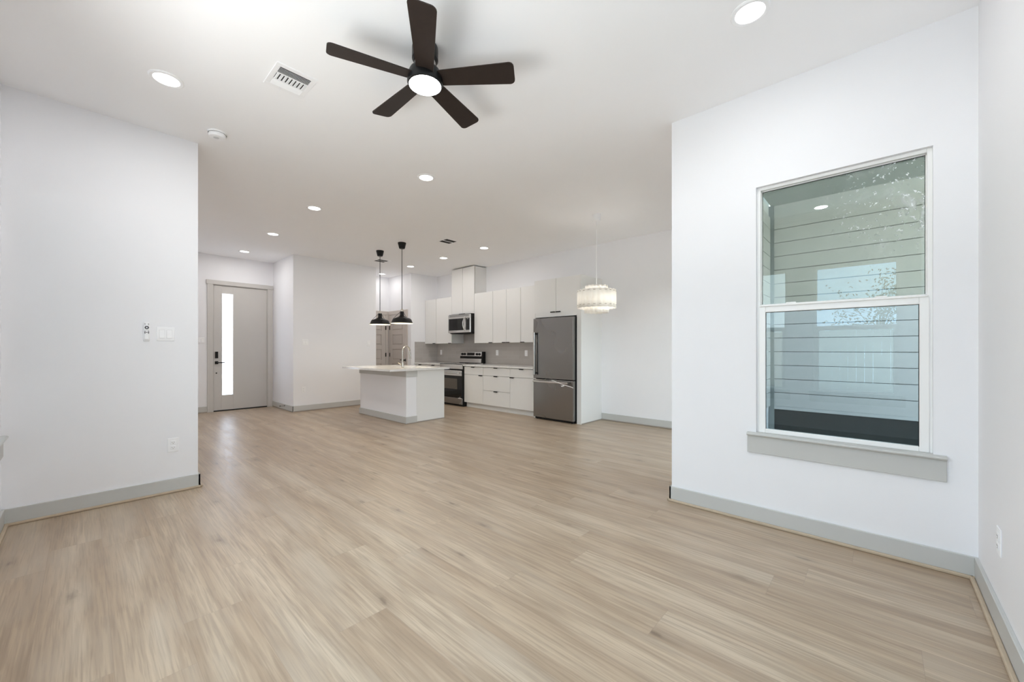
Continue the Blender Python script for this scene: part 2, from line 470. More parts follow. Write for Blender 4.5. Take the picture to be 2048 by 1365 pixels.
WO = (-0.224, 0.617, 0.600, 2.315)
wall_holes_x('wall_window', XW, XW+T, YR, 1.195, [WO])
RW = [(-0.20, 0.64, 0.600, 2.315), (0.95, 2.60, 0.600, 2.315), (3.37, 4.21, 0.600, 2.315)]
wall_holes_x('wall_rear', XR-T, XR, YR, YL, RW)
b = B(); box(b, XR-T, XW+T, YR-T, YR, 0, H); struct('wall_right', b, M['wall'])
b = B(); box(b, XR-T, 0.672, YL, YL+T, 0, H); box(b, 0.672-T, 0.672, YL+T, 9.25, 0, H); struct('wall_left', b, M['wall'])
SDX0, SDX1, SDZ = 3.70, 5.50, 2.06
b = B(); box(b, XW+T, SDX0, 1.045, 1.195, 0, H); box(b, SDX1, 6.1, 1.045, 1.195, 0, H); box(b, SDX0, SDX1, 1.045, 1.195, SDZ, H); struct('wall_dining', b, M['wall'])
b = B(); box(b, XK, XK+0.135, 1.195, 8.05, 0, H); struct('wall_kitchen', b, M['wall'])
b = B(); box(b, 5.215, XK+0.135, 8.05, 9.2, 0, H); struct('wall_pantry_side', b, M['wall'])
b = B(); box(b, 4.358, 5.215, 9.05, 9.2, 0, H); struct('wall_pantry_back', b, M['wall'])
b = B(); box(b, 2.68, 4.358, 8.10, 9.25, 0, H); struct('wall_hall', b, M['wall'])
# entry wall with the door opening
DX0, DX1, DZ = 1.655, 2.575, 2.425
b = B(); box(b, 0.522, DX0, 9.25, 9.40, 0, H); box(b, DX1, 2.83, 9.25, 9.40, 0, H); box(b, DX0, DX1, 9.25, 9.40, DZ, H)
struct('wall_entry', b, M['wall'])

# ------------------------------------------------------------------ baseboards
def bboard(name, runs, z=0.114, t=0.015, shoe=M['shoe'], mat=M['trim'], st=0.019):
    """runs: ((x0,y0),(x1,y1),(nx,ny)) wall foot line and the direction into the room"""
    b = B(); s = B()
    for (x0, y0), (x1, y1), (nx, ny) in runs:
        if nx:
            box(b, x0, x0+nx*t, y0, y1, 0, z, 0.002)
            box(s, x0+nx*t, x0+nx*(t+st), y0, y1, 0, 0.019, 0.006, 2)
        else:
            box(b, x0, x1, y0, y0+ny*t, 0, z, 0.002)
            box(s, x0, x1, y0+ny*t, y0+ny*(t+st), 0, 0.019, 0.006, 2)
    o = struct(name, b, mat)
    obj('shoe_molding', s, shoe, o, label='unpainted wooden shoe molding' if shoe == M['shoe'] else None)
    return o
bboard('baseboard_left', [((XR, YL), (0.687, YL), (0, -1)), ((0.672, YL-0.015), (0.672, 9.25), (1, 0))])
bboard('baseboard_window', [((XW, YR), (XW, 1.21), (-1, 0)), ((XW-0.015, 1.195), (SDX0, 1.195), (0, 1)), ((SDX1, 1.195), (XK, 1.195), (0, 1))])
bboard('baseboard_right', [((XR, YR), (XW-0.015, YR), (0, 1))])
bboard('baseboard_rear', [((XR, YR), (XR, YL), (1, 0))])
shg = principled('grey_shoe', (0.36, 0.32, 0.28), 0.5)
bboard('baseboard_dining', [((XK, 1.21), (XK, 3.433), (-1, 0))], shoe=shg, st=0.012)
bboard('baseboard_hall', [((2.68, 8.085), (2.68, 9.25), (-1, 0)), ((2.665, 8.10), (4.358, 8.10), (0, -1))], shoe=shg, st=0.006)
bboard('baseboard_entry', [((0.69, 9.25), (1.565, 9.25), (0, -1))], shoe=shg, st=0.006)
bboard('baseboard_pantry', [((5.215, 8.05), (5.215, 8.17), (-1, 0)), ((5.20, 8.05), (5.33, 8.05), (0, -1))], shoe=shg, st=0.006)

# ------------------------------------------------------------------ windows
def window(name, xf, s, o, gl_up, gl_lo, label):
    """double-hung vinyl window in a wall running along Y. xf inner wall face, s = direction to outside, o opening"""
    y0, y1, z0, z1 = o
    root = empty(name, (xf, (y0+y1)/2, z0)); tag(root, label, kind='structure')
    X = lambda u: xf + s*u
    # white vinyl outer frame
    b = B()
    fu0, fu1 = 0.030, 0.115
    for ya, yb in ((y0, y0+0.022), (y1-0.022, y1)): box(b, X(fu0), X(fu1), ya, yb, z0+0.02, z1, 0.002)
    box(b, X(fu0), X(fu1), y0+0.022, y1-0.022, z1-0.020, z1, 0.002)
    box(b, X(fu0), X(fu1), y0+0.022, y1-0.022, z0+0.02, z0+0.040, 0.002)
    # exterior flange
    for ya, yb in ((y0-0.03, y0), (y1, y1+0.03)): box(b, X(T+0.001), X(T+0.02), ya, yb, z0-0.03, z1+0.03)
    obj('window_frame', b, M['vinyl'], root)
    zm = 1.478
    # upper sash (outer track)
    b = B(); sx0, sx1 = X(0.058), X(0.085)
    ua, ub = y0+0.022, y1-0.022
    box(b, sx0, sx1, ua, ua+0.004, zm, z1-0.020); box(b, sx0, sx1, ub-0.004, ub, zm, z1-0.020)
    box(b, sx0, sx1, ua, ub, z1-0.024, z1-0.020); box(b, sx0, sx1, ua, ub, zm-0.010, zm+0.030, 0.002)
    us = obj('upper_sash', b, M['vinyl'], root)
    g = B(); box(g, X(0.064), X(0.067), ua+0.003, ub-0.003, zm+0.029, z1-0.023); obj('glass_pane', g, gl_up, us)
    g = B(); box(g, X(0.060), X(0.063), ua+0.0035, ua+0.0065, zm+0.03, z1-0.024); box(g, X(0.060), X(0.063), ub-0.0065, ub-0.0035, zm+0.03, z1-0.024)
    box(g, X(0.060), X(0.063), ua, ub, z1-0.0265, z1-0.0235); obj('glazing_gasket', g, M['black'], us, label='thin black glazing gasket')
    # lower sash (inner track)
    b = B(); sx0, sx1 = X(0.022), X(0.052)
    la, lb = y0+0.012, y1-0.012
    za, zb = z0+0.022, zm+0.012
    box(b, sx0, sx1, la, la+0.040, za, zb, 0.003); box(b, sx0, sx1, lb-0.040, lb, za, zb, 0.003)
    box(b, sx0, sx1, la+0.040, lb-0.040, za, z0+0.050, 0.003); box(b, sx0, sx1, la+0.040, lb-0.040, zb-0.040, zb, 0.003)
    box(b, X(0.014), X(0.06), la+0.005, lb-0.005, zb-0.002, zb+0.010, 0.003)   # ledge of the check rail
    ls = obj('lower_sash', b, M['vinyl'], root)
    g = B(); box(g, X(0.034), X(0.037), la+0.038, lb-0.038, z0+0.048, zb-0.038); obj('glass_pane', g, gl_lo, ls)
    g = B(); q = 0.0028
    box(g, X(0.0285), X(0.0335), la+0.040, la+0.040+q, z0+0.050, zb-0.04); box(g, X(0.0285), X(0.0335), lb-0.040-q, lb-0.040, z0+0.050, zb-0.04)
    box(g, X(0.0285), X(0.0335), la+0.040, lb-0.040, zb-0.04-q, zb-0.04); obj('glazing_gasket', g, M['black'], ls, label='thin black glazing gasket')
    for f in (0.24, 0.76):                                                       # the two sash locks
        yy = y0 + (y1-y0)*f
        l = B(); box(l, X(0.020), X(0.050), yy-0.028, yy+0.028, zb+0.010, zb+0.014, 0.002); box(l, X(0.026), X(0.040), yy-0.020, yy+0.034, zb+0.014, zb+0.021, 0.004, 2)
        obj('sash_lock', l, M['vinyl'], root)
    # stool with rounded nose, apron
    b = B(); prof = [(0.125, 0), (-0.028, 0), (-0.035, 0.004), (-0.038, 0.011), (-0.035, 0.018), (-0.028, 0.022), (0.125, 0.022)]
    fn = lambda u, v, d: (X(u), d, z0 + v)
    prism(b, [(0.0, 0), (-0.028, 0), (-0.035, 0.004), (-0.038, 0.011), (-0.035, 0.018), (-0.028, 0.022), (0.0, 0.022)], fn, y0-0.050, y1+0.050)
    box(b, X(0.0), X(0.125), y0+0.0005, y1-0.0005, z0, z0+0.022)
    obj('window_sill', b, M['trim'], root, label='grey painted window stool with a rounded nose')
    b = B(); box(b, X(0.0), X(-0.016), y0-0.050, y1+0.050, z0-0.118, z0, 0.002)
    obj('sill_apron', b, M['trim'], root, label='flat grey apron board under the sill')
    return root
window('window_1', XW, 1, WO, M['glasst'], M['glasst2'], 'tall white double-hung window looking onto grey lap siding')
window('window_2', XR, -1, RW[0], M['glassb'], M['glassb'], 'white double-hung window reflected in the other window')
window('window_fill_3', XR, -1, RW[1], M['glass'], M['glass'], 'unseen double-hung window added beside the camera for daylight')  # unseen window, added and widened to brighten the room and ceiling
window('window_4', XR, -1, RW[2], M['glass'], M['glass'], 'white double-hung window at the left edge, only its sill end showing')

sd = empty('door_4', ((SDX0+SDX1)/2, 1.12, 0)); tag(sd, 'white sliding glass door from the dining corner to the patio', kind='structure')
b = B(); y0, y1 = 1.06, 1.16
box(b, SDX0, SDX0+0.03, y0, y1, 0.02, SDZ-0.03); box(b, SDX1-0.03, SDX1, y0, y1, 0.02, SDZ-0.03); box(b, SDX0, SDX1, y0, y1, SDZ-0.03, SDZ); box(b, SDX0, SDX1, y0, y1, 0, 0.02)
obj('door_frame', b, M['vinyl'], sd)
xm = (SDX0+SDX1)/2
for xa, xb, ya in ((SDX0+0.03, xm+0.03, 1.075), (xm-0.03, SDX1-0.03, 1.115)):
    b = B(); q = 0.06
    box(b, xa, xa+q, ya, ya+0.035, 0.022, SDZ-0.032); box(b, xb-q, xb, ya, ya+0.035, 0.022, SDZ-0.032); box(b, xa+q, xb-q, ya, ya+0.035, 0.022, 0.10); box(b, xa+q, xb-q, ya, ya+0.035, SDZ-0.10, SDZ-0.032)
    ps = obj('sliding_panel', b, M['vinyl'], sd)
    b = B(); box(b, xa+q-0.002, xb-q+0.002, ya+0.016, ya+0.019, 0.098, SDZ-0.098); obj('glass_pane', b, M['slider'], ps)
b = B(); box(b, SDX1-0.08, SDX1-0.06, 1.148, 1.185, 0.92, 1.12, 0.004); obj('pull_handle', b, M['vinyl'], sd)
t = thing('window_light_blocker', (XR-0.135, 3.79, 0.64), 'unseen closed slats added outside the left-edge window to block daylight', 'shutter')  # unseen slats added to keep window daylight off the left wall
b = B(); z = 0.66
while z < 2.26:
    prism(b, [(-0.130, z), (-0.138, z+0.046), (-0.140, z+0.046), (-0.132, z)], lambda u, v, d: (XR+u, d, v), 3.38, 4.20); z += 0.040
obj('slats', b, M['plast'], t)
for za in (0.635, 2.287):
    b = B(); box(b, XR-0.142, XR-0.128, 3.375, 4.205, za, za+0.025, 0.003); obj('rail', b, M['plast'], t)
# ------------------------------------------------------------------ outside: patio, yard
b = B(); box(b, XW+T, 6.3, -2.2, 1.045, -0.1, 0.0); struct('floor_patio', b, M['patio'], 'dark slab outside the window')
b = B(); box(b, XW+T, 6.3, -2.2, 1.02, 3.05, 3.15); struct('ceiling_patio', b, M['soffit'], 'painted patio soffit')
def lap_siding(name, fn, d0, d1, z0, z1, phase):
    """boards overlapping like clapboards; fn(out, along, z)"""
    b = B(); z = phase
    while z > z0: z -= 0.1757
    while z < z1:
        za, zb = max(z, z0), min(z+0.1757+0.02, z1)
        if zb > za + 0.01:
            pts = [(0.0, za+0.007), (0.018, za+0.007), (0.018, zb-0.02), (0.0, zb-0.02)]
            prism(b, pts, lambda u, v, d: fn(u, d, v), d0, d1)
        z += 0.1757
    return struct(name, b, M['siding'])
lap_siding('wall_patio_back', lambda u, d, z: (6.10-u, d, z), -2.2, 1.0, 0.455, 2.92, 0.456)
b = B(); box(b, 6.10, 6.25, -2.2, 1.02, 0, 3.05); struct('wall_patio_core', b, principled('dark_footing_lap_shade', (0.035, 0.042, 0.042), 0.9, spec=0.1), 'dark footing, and dark backing that paints shade between the patio siding boards')  # footing is dark itself; behind the boards the colour paints lap shadows
b = B(); box(b, 6.078, 6.0995, -2.2, 1.0, 0.42, 0.455); box(b, 6.075, 6.0995, -2.2, 1.0, 2.885, 3.049)
struct('trim_1', b, M['sidtrim'], 'painted boards above and below the patio siding')
lap_siding('wall_patio_side', lambda u, d, z: (d, 1.045-0.005-u, z), SDX1+0.09, 6.05, 0.455, 2.92, 0.456)
b = B(); box(b, 6.045, 6.10, 0.985, 1.04, 0.0, 3.05); struct('trim_2', b, principled('dark_corner_strip', (0.22, 0.25, 0.25), 0.6), 'dark strip in the corner of the patio siding')  # dark strip standing where the two sidings meet
b = B(); box(b, -11, -3.6, -8, 10, -0.22, -0.12); box(b, -4, 26, -50, -2.2, -0.22, -0.12); struct('ground', b, M['ground'], 'strip of lawn behind the house, plus unseen dark ground added beyond the patio')  # second box is unseen, added to cut light rising onto the siding
b = B(); box(b, 0.6, 3.6, 9.42, 13.5, -0.12, -0.03); struct('floor_porch', b, M['concrete'], 'pale concrete front porch')

# unseen low wall, added to keep the patio in shade
b = B(); box(b, XW+T, 6.3, -3.6, -3.45, -0.12, 1.5); struct('wall_patio_blocker', b, M['siding'], 'unseen low wall added beyond the patio to shade it')

fence = thing('picket_fence', (-5.2, 0.5, -0.12), 'weathered board fence seen reflected low in the window glass', 'fence')
b = B()
for zz in (0.35, 1.35): box(b, -5.16, -5.12, -6, 8, zz, zz+0.09)
obj('fence_rail', b, M['fence'], fence)
b = B(); yy = -6.0
while yy < 8:
    hgt = 1.62 + random.uniform(-0.015, 0.015)
    box(b, -5.20, -5.18+0.02, yy, yy+0.135, -0.12, hgt); yy += 0.138
obj('fence_boards', b, M['fence'], fence)

def tree(x, y, s, label):
    t = thing('tree', (x, y, -0.12), label, 'tree')
    b = B(); tube(b, [(x, y, -0.12), (x+0.05, y, 1.0*s), (x-0.02, y+0.06, 2.0*s)], 0.05*s, 8, 0.025*s)
    tips = []
    for k in range(26):
        a = random.uniform(0, 2*PI); e = random.uniform(0.15, 1.35); L = random.uniform(0.8, 1.7)*s
        st = Vector((x, y, random.uniform(1.1, 2.0)*s))
        en = st + Vector((math.cos(a)*math.cos(e), math.sin(a)*math.cos(e), math.sin(e)))*L
        mid = (st+en)/2 + Vector((0, 0, 0.08))
        tube(b, [st, mid, en], 0.010*s, 5, 0.003*s); tips += [mid, en, (mid+en)/2]
    obj('trunk', b, M['bark'], t)
    b = B()
    for p in tips:
        for k in range(16):
            q = p + Vector((random.gauss(0, .2), random.gauss(0, .2), random.gauss(0, .16)))*s
            a = Vector((random.uniform(-1, 1), random.uniform(-1, 1), random.uniform(-1, 1))).normalized()*0.045
            c = a.orthogonal().normalized()*0.022
            b.faces.new([b.verts.new(q-a), b.verts.new(q+c), b.verts.new(q+a), b.verts.new(q-c)])
    o = obj('foliage', b, M['leaf'], t)
    return t
tree(-8.6, -0.05, 1.0, 'thin-leaved tree reflected in the window against the sky')

# ------------------------------------------------------------------ front door
d = empty('door_1', ((DX0+DX1)/2, 9.25, 0)); tag(d, 'tall greige front door with a narrow vertical glass light', kind='structure')
sx0, sx1, sz0, sz1 = 1.670, 2.562, 0.021, 2.412
gx0, gx1, gz0, gz1 = 1.795, 1.984, 0.300, 2.270
b = B()
box(b, sx0, gx0, 9.262, 9.306, sz0, sz1, 0.002); box(b, gx1, sx1, 9.262, 9.306, sz0, sz1, 0.002)
box(b, gx0, gx1, 9.262, 9.306, sz0, gz0); box(b, gx0, gx1, 9.262, 9.306, gz1, sz1)
slab = obj('door_slab', b, M['doorp'], d)
b = B(); box(b, gx0, gx1, 9.282, 9.286, gz0, gz1); obj('glass_pane', b, M['dglass'], d)
b = B(); q = 0.010
box(b, gx0, gx0+q, 9.258, 9.282, gz0, gz1); box(b, gx1-q, gx1, 9.258, 9.282, gz0, gz1); box(b, gx0+q, gx1-q, 9.258, 9.282, gz0, gz0+q); box(b, gx0+q, gx1-q, 9.258, 9.282, gz1-q, gz1)
obj('glass_bead', b, M['vinyl'], d, label='thin white bead around the glass')
b = B()
box(b, DX0, DX0+0.012, 9.25, 9.40, 0, DZ); box(b, DX1-0.012, DX1, 9.25, 9.40, 0, DZ); box(b, DX0+0.012, DX1-0.012, 9.25, 9.40, DZ-0.010, DZ)
box(b, DX0, DX1, 9.306, 9.33, DZ-0.03, DZ-0.01)
obj('door_jamb', b, M['doorp'], d)
b = B(); box(b, DX0+0.012, DX1-0.012, 9.252, 9.38, 0.0, 0.0205, 0.001); obj('threshold', b, M['blackmetal'], d, label='dark metal threshold')
b = B()
box(b, 1.568, DX0+0.002, 9.232, 9.25, 0, 2.425, 0.002); box(b, DX1-0.002, 2.664, 9.232, 9.25, 0, 2.425, 0.002)
box(b, 1.553, 2.672, 9.226, 9.25, 2.425, 2.505, 0.003)
obj('door_casing', b, M['doorp'], d)
b = B(); box(b, 1.692, 1.738, 9.240, 9.262, 1.018, 1.145, 0.004); obj('keypad_deadbolt', b, M['black'], d, label='black keypad deadbolt')
b = B(); box(b, 1.690, 1.742, 9.252, 9.262, 0.908, 0.962, 0.003); tube(b, [(1.716, 9.255, 0.935), (1.716, 9.205, 0.935)], 0.010)
box(b, 1.706, 1.838, 9.198, 9.210, 0.926, 0.944, 0.004); obj('door_handle', b, M['black'], d, label='black lever on a square plate')
b = B(); lathe(b, 1.713, 0, [(0.012, 9.256), (0.012, 9.262)], 16, True, 'y', 0.735); obj('lock_cylinder', b, M['black'], d)
for zz in (2.17, 1.58, 0.98, 0.25):
    b = B(); lathe(b, 2.566, 9.254, [(0.008, zz-0.055), (0.008, zz+0.055)], 10); box(b, 2.562, 2.585, 9.250, 9.2525, zz-0.05, zz+0.05)
    obj('hinge', b, M['doorp'], d)

# ------------------------------------------------------------------ pantry / utility doors in the alcove
def panel_door(name, fn, a0, a1, zt, hinge_hi, label, c0, c1):
    """fn(out, along, z): out = distance into the alcove from the wall"""
    root_p = fn(0, (a0+a1)/2, 0); root = empty(name, root_p); tag(root, label, kind='structure')
    def bx(b, o0, o1, s0, s1, z0, z1, bev=0.0):
        p, q = fn(o0, s0, z0), fn(o1, s1, z1); box(b, p[0], q[0], p[1], q[1], z0, z1, bev)
    b = B(); st = 0.115
    bx(b, 0.002, 0.008, a0, a1, 0.01, zt)                     # recessed field
    bx(b, 0.008, 0.024, a0, a0+st, 0.01, zt, 0.002); bx(b, 0.008, 0.024, a1-st, a1, 0.01, zt, 0.002)
    n = 5; rail = 0.10; ph = (zt-0.01-0.20-0.12-rail*(n-1))/n
    z = 0.01
    bx(b, 0.008, 0.024, a0+st, a1-st, z, z+0.20, 0.002); z += 0.20
    for k in range(n):
        bx(b, 0.008, 0.022, a0+st+0.028, a1-st-0.028, z+0.028, z+ph-0.028, 0.010)   # raised centre
        z += ph
        e = rail if k < n-1 else 0.12
        bx(b, 0.008, 0.024, a0+st, a1-st, z, z+e, 0.002); z += e
    obj('door_panel', b, M['pantry'], root)
    b = B()
    bx(b, 0, 0.020, c0, a0-0.006, 0, zt+0.01, 0.002); bx(b, 0, 0.020, a1+0.006, c1, 0, zt+0.01, 0.002)
    bx(b, 0, 0.022, c0-0.004, c1+0.003, zt+0.01, zt+0.105, 0.003)
    obj('door_casing', b, M['pantry'], root)
    h = a1 if hinge_hi else a0
    for zz in (1.72, 1.05, 0.35):
        b = B(); bx(b, 0.022, 0.032, h-0.012, h+0.018, zz-0.048, zz+0.048, 0.002); obj('hinge', b, M['black'], root, label='black hinge')
    kx = a0+0.06 if hinge_hi else a1-0.06
    p = fn(0.024, kx, 0.93)
    b = B(); q = fn(0.07, kx, 0.93); tube(b, [p, q], 0.011); q2 = fn(0.065, kx+(0.09 if hinge_hi else -0.09), 0.93); tube(b, [fn(0.065, kx, 0.93), q2], 0.009)
    obj('door_handle', b, M['black'], root, label='black lever')
    return root
panel_door('door_2', lambda o, s, z: (s, 9.05-o, z), 4.47, 5.115, 2.03, True, 'taupe panelled door facing the kitchen, left of the corner behind the pendants', 4.39, 5.190)
panel_door('door_3', lambda o, s, z: (5.215-o, s, z), 8.265, 8.955, 2.03, True, 'taupe panelled door seen obliquely, right of the corner behind the faucet', 8.180, 9.025)

# ------------------------------------------------------------------ kitchen cabinets
G = 0.0028
def pull(y, z, root, x=5.61, w=0.10, up=True):
    """black edge pull: a thin lip bent over the edge of a front"""
    b = B(); x0 = x - 0.022
    if up:
        box(b, x0, x+0.012, y-w/2, y+w/2, z, z+0.003, 0.0008); box(b, x0, x0+0.003, y-w/2, y+w/2, z-0.012, z+0.003, 0.0008)
    else:
        box(b, x0, x+0.012, y-w/2, y+w/2, z-0.003, z, 0.0008); box(b, x0, x0+0.003, y-w/2, y+w/2, z-0.003, z+0.012, 0.0008)
    return b

def upper_cab(name, y0, y1, z0, z1, doors, label, group, xf=5.61):
    t = thing(name, ((xf+XK)/2, (y0+y1)/2, z0), label, 'cabinet', group)
    b = B(); box(b, xf+0.034, XK-0.001, y0+0.0005, y1-0.0005, z0, z1, 0.001); box(b, xf+0.0196, xf+0.034, y0+0.02, y1-0.02, z0+0.02, z1-0.02)
    obj('cabinet_body', b, M['cab'], t)
    for a, c, hy in doors:
        d = B(); box(d, xf, xf+0.0195, a+G, c-G, z0-0.002, z1, 0.0012)
        dd = obj('cabinet_door', d, M['cab'], t)
        if hy is not None: obj('edge_pull', pull(hy, z0-0.002, None, xf, up=False), M['black'], dd, label='black edge pull')
    return t
gU = 'white wall cabinets over the backsplash'
upper_cab('wall_cabinet', 7.615, 8.045, 1.322, 2.365, [(7.615, 8.045, 7.67)], 'narrow white wall cabinet in the far corner beside the side wall', gU)
upper_cab('wall_cabinet', 7.030, 7.610, 1.322, 2.365, [(7.030, 7.610, 7.08)], 'white wall cabinet just left of the microwave', gU)
upper_cab('wall_cabinet', 6.275, 7.030, 1.955, 2.962, [(6.652, 7.030, 6.70), (6.275, 6.652, 6.60)], 'tall white two-door cabinet above the microwave, reaching the ceiling', gU)
upper_cab('wall_cabinet', 5.715, 6.272, 1.322, 2.365, [(5.715, 6.272, 5.765)], 'white single-door wall cabinet just right of the microwave', gU)
upper_cab('wall_cabinet', 4.965, 5.712, 1.322, 2.365, [(5.338, 5.712, 5.39), (4.965, 5.338, 5.285)], 'white two-door wall cabinet between the two single-door ones', gU)
upper_cab('wall_cabinet', 4.402, 4.962, 1.322, 2.365, [(4.402, 4.962, 4.905)], 'white single-door wall cabinet next to the refrigerator cabinet', gU)

# cabinet and panels around the refrigerator
XF = 5.33
upper_cab('refrigerator_cabinet', 3.455, 4.398, 1.812, 2.375, [(3.930, 4.398, 3.985), (3.455, 3.930, 3.875)], 'deep white two-door cabinet above the refrigerator', gU, XF)
t = thing('refrigerator_surround', (5.64, 3.92, 0), 'white panels framing the refrigerator down to the floor', 'cabinet panel')
b = B(); box(b, XF-0.003, XK-0.001, 3.434, 3.4535, 0, 2.378, 0.001); obj('side_panel', b, M['cab'], t)
b = B(); box(b, XF-0.001, XK-0.001, 4.372, 4.400, 0, 1.810, 0.001); obj('side_panel', b, M['cab'], t)
b = B(); box(b, XF, XF+0.02, 3.454, 3.520, 0, 1.810, 0.001); obj('filler_strip', b, M['cab'], t)
b = B(); box(b, XF, XF+0.02, 3.520, 4.371, 1.735, 1.810, 0.001); obj('filler_strip', b, M['cab'], t)
b = B(); box(b, XF-0.001, XK-0.001, 3.425, 3.433, 0, 0.016, 0.002); obj('shoe_molding', b, shg, t)

def base_cab(y0, y1, fronts, label, xf=5.33):
    t = thing('base_cabinet', ((xf+XK)/2, (y0+y1)/2, 0), label, 'cabinet', 'white base cabinets under the worktops')
    b = B(); box(b, xf+0.045, XK-0.001, y0+0.0005, y1-0.0005, 0.10, 0.842, 0.001); obj('cabinet_body', b, M['cab'], t)
    b = B(); box(b, 5.40, 5.415, y0, y1, 0, 0.10); obj('toe_kick', b, M['cab'], t)
    for kind, z0, z1, hy in fronts:
        d = B(); box(d, xf, xf+0.0195, y0+G, y1-G, z0+G, z1-G, 0.0012)
        dd = obj('drawer_front' if kind == 'd' else 'cabinet_door', d, M['cab'], t)
        obj('edge_pull', pull(hy, z1-G, None, xf), M['black'], dd, label='black edge pull')
    return t
base_cab(5.703, 6.270, [('d', 0.675, 0.836, 5.99), ('c', 0.102, 0.675, 5.765)], 'white base cabinet with drawer over door, next to the range')
base_cab(4.976, 5.703, [('d', 0.675, 0.836, 5.34), ('d', 0.383, 0.675, 5.34), ('d', 0.102, 0.383, 5.34)], 'white base cabinet with three stacked drawers')
base_cab(4.403, 4.976, [('d', 0.675, 0.836, 4.69), ('c', 0.102, 0.675, 4.92)], 'white base cabinet with drawer over door, next to the refrigerator')
base_cab(7.050, 7.620, [('d', 0.675, 0.836, 7.33), ('c', 0.102, 0.675, 7.12)], 'white base cabinet on the far side of the range')
base_cab(7.620, 8.045, [('d', 0.675, 0.836, 7.84), ('c', 0.102, 0.675, 7.69)], 'white base cabinet in the far kitchen corner, mostly behind the island')

b = B(); box(b, 5.302, XK, 4.402, 6.276, 0.8425, 0.872, 0.002); tag(obj('worktop', b, M['quartz']), 'white quartz worktop between the range and the refrigerator', 'worktop')
b = B(); box(b, 5.302, XK, 7.044, 8.048, 0.8425, 0.872, 0.002); tag(obj('worktop', b, M['quartz']), 'white quartz worktop in the corner left of the range', 'worktop')
b = B(); box(b, XK-0.009, XK-0.001, 4.402, 8.041, 0.8725, 1.320)
tag(obj('backsplash', b, M['tile']), 'grey glazed tile backsplash running behind the range', 'backsplash')
b = B(); box(b, XK-0.009, XK-0.001, 6.276, 7.029, 1.3205, 1.528)
tag(obj('backsplash', b, M['tile']), 'raised patch of grey tile just under the microwave', 'backsplash')
b = B(); box(b, 5.315, XK-0.010, 8.042, 8.049, 0.8725, 1.321); box(b, 5.315, 5.60, 8.042, 8.049, 1.321, 1.365)
tag(obj('backsplash', b, M['tile']), 'grey tile return on the side wall in the far corner', 'backsplash')

# ------------------------------------------------------------------ range
RY0, RY1 = 6.282, 7.038; RX = 5.275
t = thing('range', (5.6, 6.66, 0), 'black and stainless electric range with rear control panel', 'stove')
b = B(); box(b, RX+0.035, 5.93, RY0, RY1, 0.03, 0.868, 0.003); box(b, RX+0.06, 5.90, RY0+0.02, RY1-0.02, 0.0, 0.03)
obj('range_body', b, M['black'], t, label='black side panels')
b = B(); box(b, RX+0.02, 5.86, RY0+0.004, RY1-0.004, 0.869, 0.880, 0.003); ct = obj('cooktop', b, M['blackg'], t, label='black glass cooktop')
for cx_, cy_, rr in ((5.45, 6.48, 0.10), (5.45, 6.85, 0.085), (5.72, 6.48, 0.075), (5.72, 6.85, 0.10)):
    b = B(); lathe(b, cx_, cy_, [(rr-0.003, 0.8801), (rr-0.003, 0.8806), (rr, 0.8806), (rr, 0.8801)], 40, False); obj('burner_ring', b, M['plastg'], ct)
for ya in (RY0-0.001, RY1-0.006):
  b = B(); box(b, RX+0.012, 5.87, ya, ya+0.007, 0.850, 0.884, 0.002); obj('side_trim', b, M['steelb'], t, label='thin stainless edge strips')
b = B(); box(b, RX+0.010, RX+0.035, RY0+0.004, RY1-0.004, 0.775, 0.868, 0.003); obj('front_panel', b, M['steelb'], t)
b = B(); box(b, RX+0.004, RX+0.034, RY0+0.004, RY1-0.004, 0.185, 0.745, 0.004); dr = obj('oven_door', b, M['blackg'], t, label='black glass oven door')
b = B(); box(b, RX, RX+0.006, RY0+0.004, RY1-0.004, 0.635, 0.745, 0.003); obj('door_band', b, M['steelb'], dr, label='stainless band across the door top')
b = B(); tube(b, [(RX-0.045, RY0+0.05, 0.695), (RX-0.045, RY1-0.05, 0.695)], 0.012, 14)
for yy in (RY0+0.07, RY1-0.07): box(b, RX-0.045, RX+0.002, yy-0.01, yy+0.01, 0.686, 0.704, 0.002)
obj('oven_handle', b, M['steelb'], dr)
b = B(); box(b, RX+0.002, RX+0.0045, RY0+0.15, RY1-0.15, 0.355, 0.575, 0.001); obj('oven_window', b, M['ovenwin'], dr)
b = B(); box(b, RX+0.004, RX+0.034, RY0+0.004, RY1-0.004, 0.045, 0.175, 0.004); obj('storage_drawer', b, M['steel'], t, label='stainless storage drawer')
b = B(); box(b, RX+0.001, RX+0.004, RY0+0.01, RY0+0.12, 0.163, 0.180, 0.001); box(b, RX, RX+0.004, RY0+0.055, RY0+0.07, 0.19, 0.20); obj('protective_tape', b, M['film'], t, label='bits of white shipping tape')
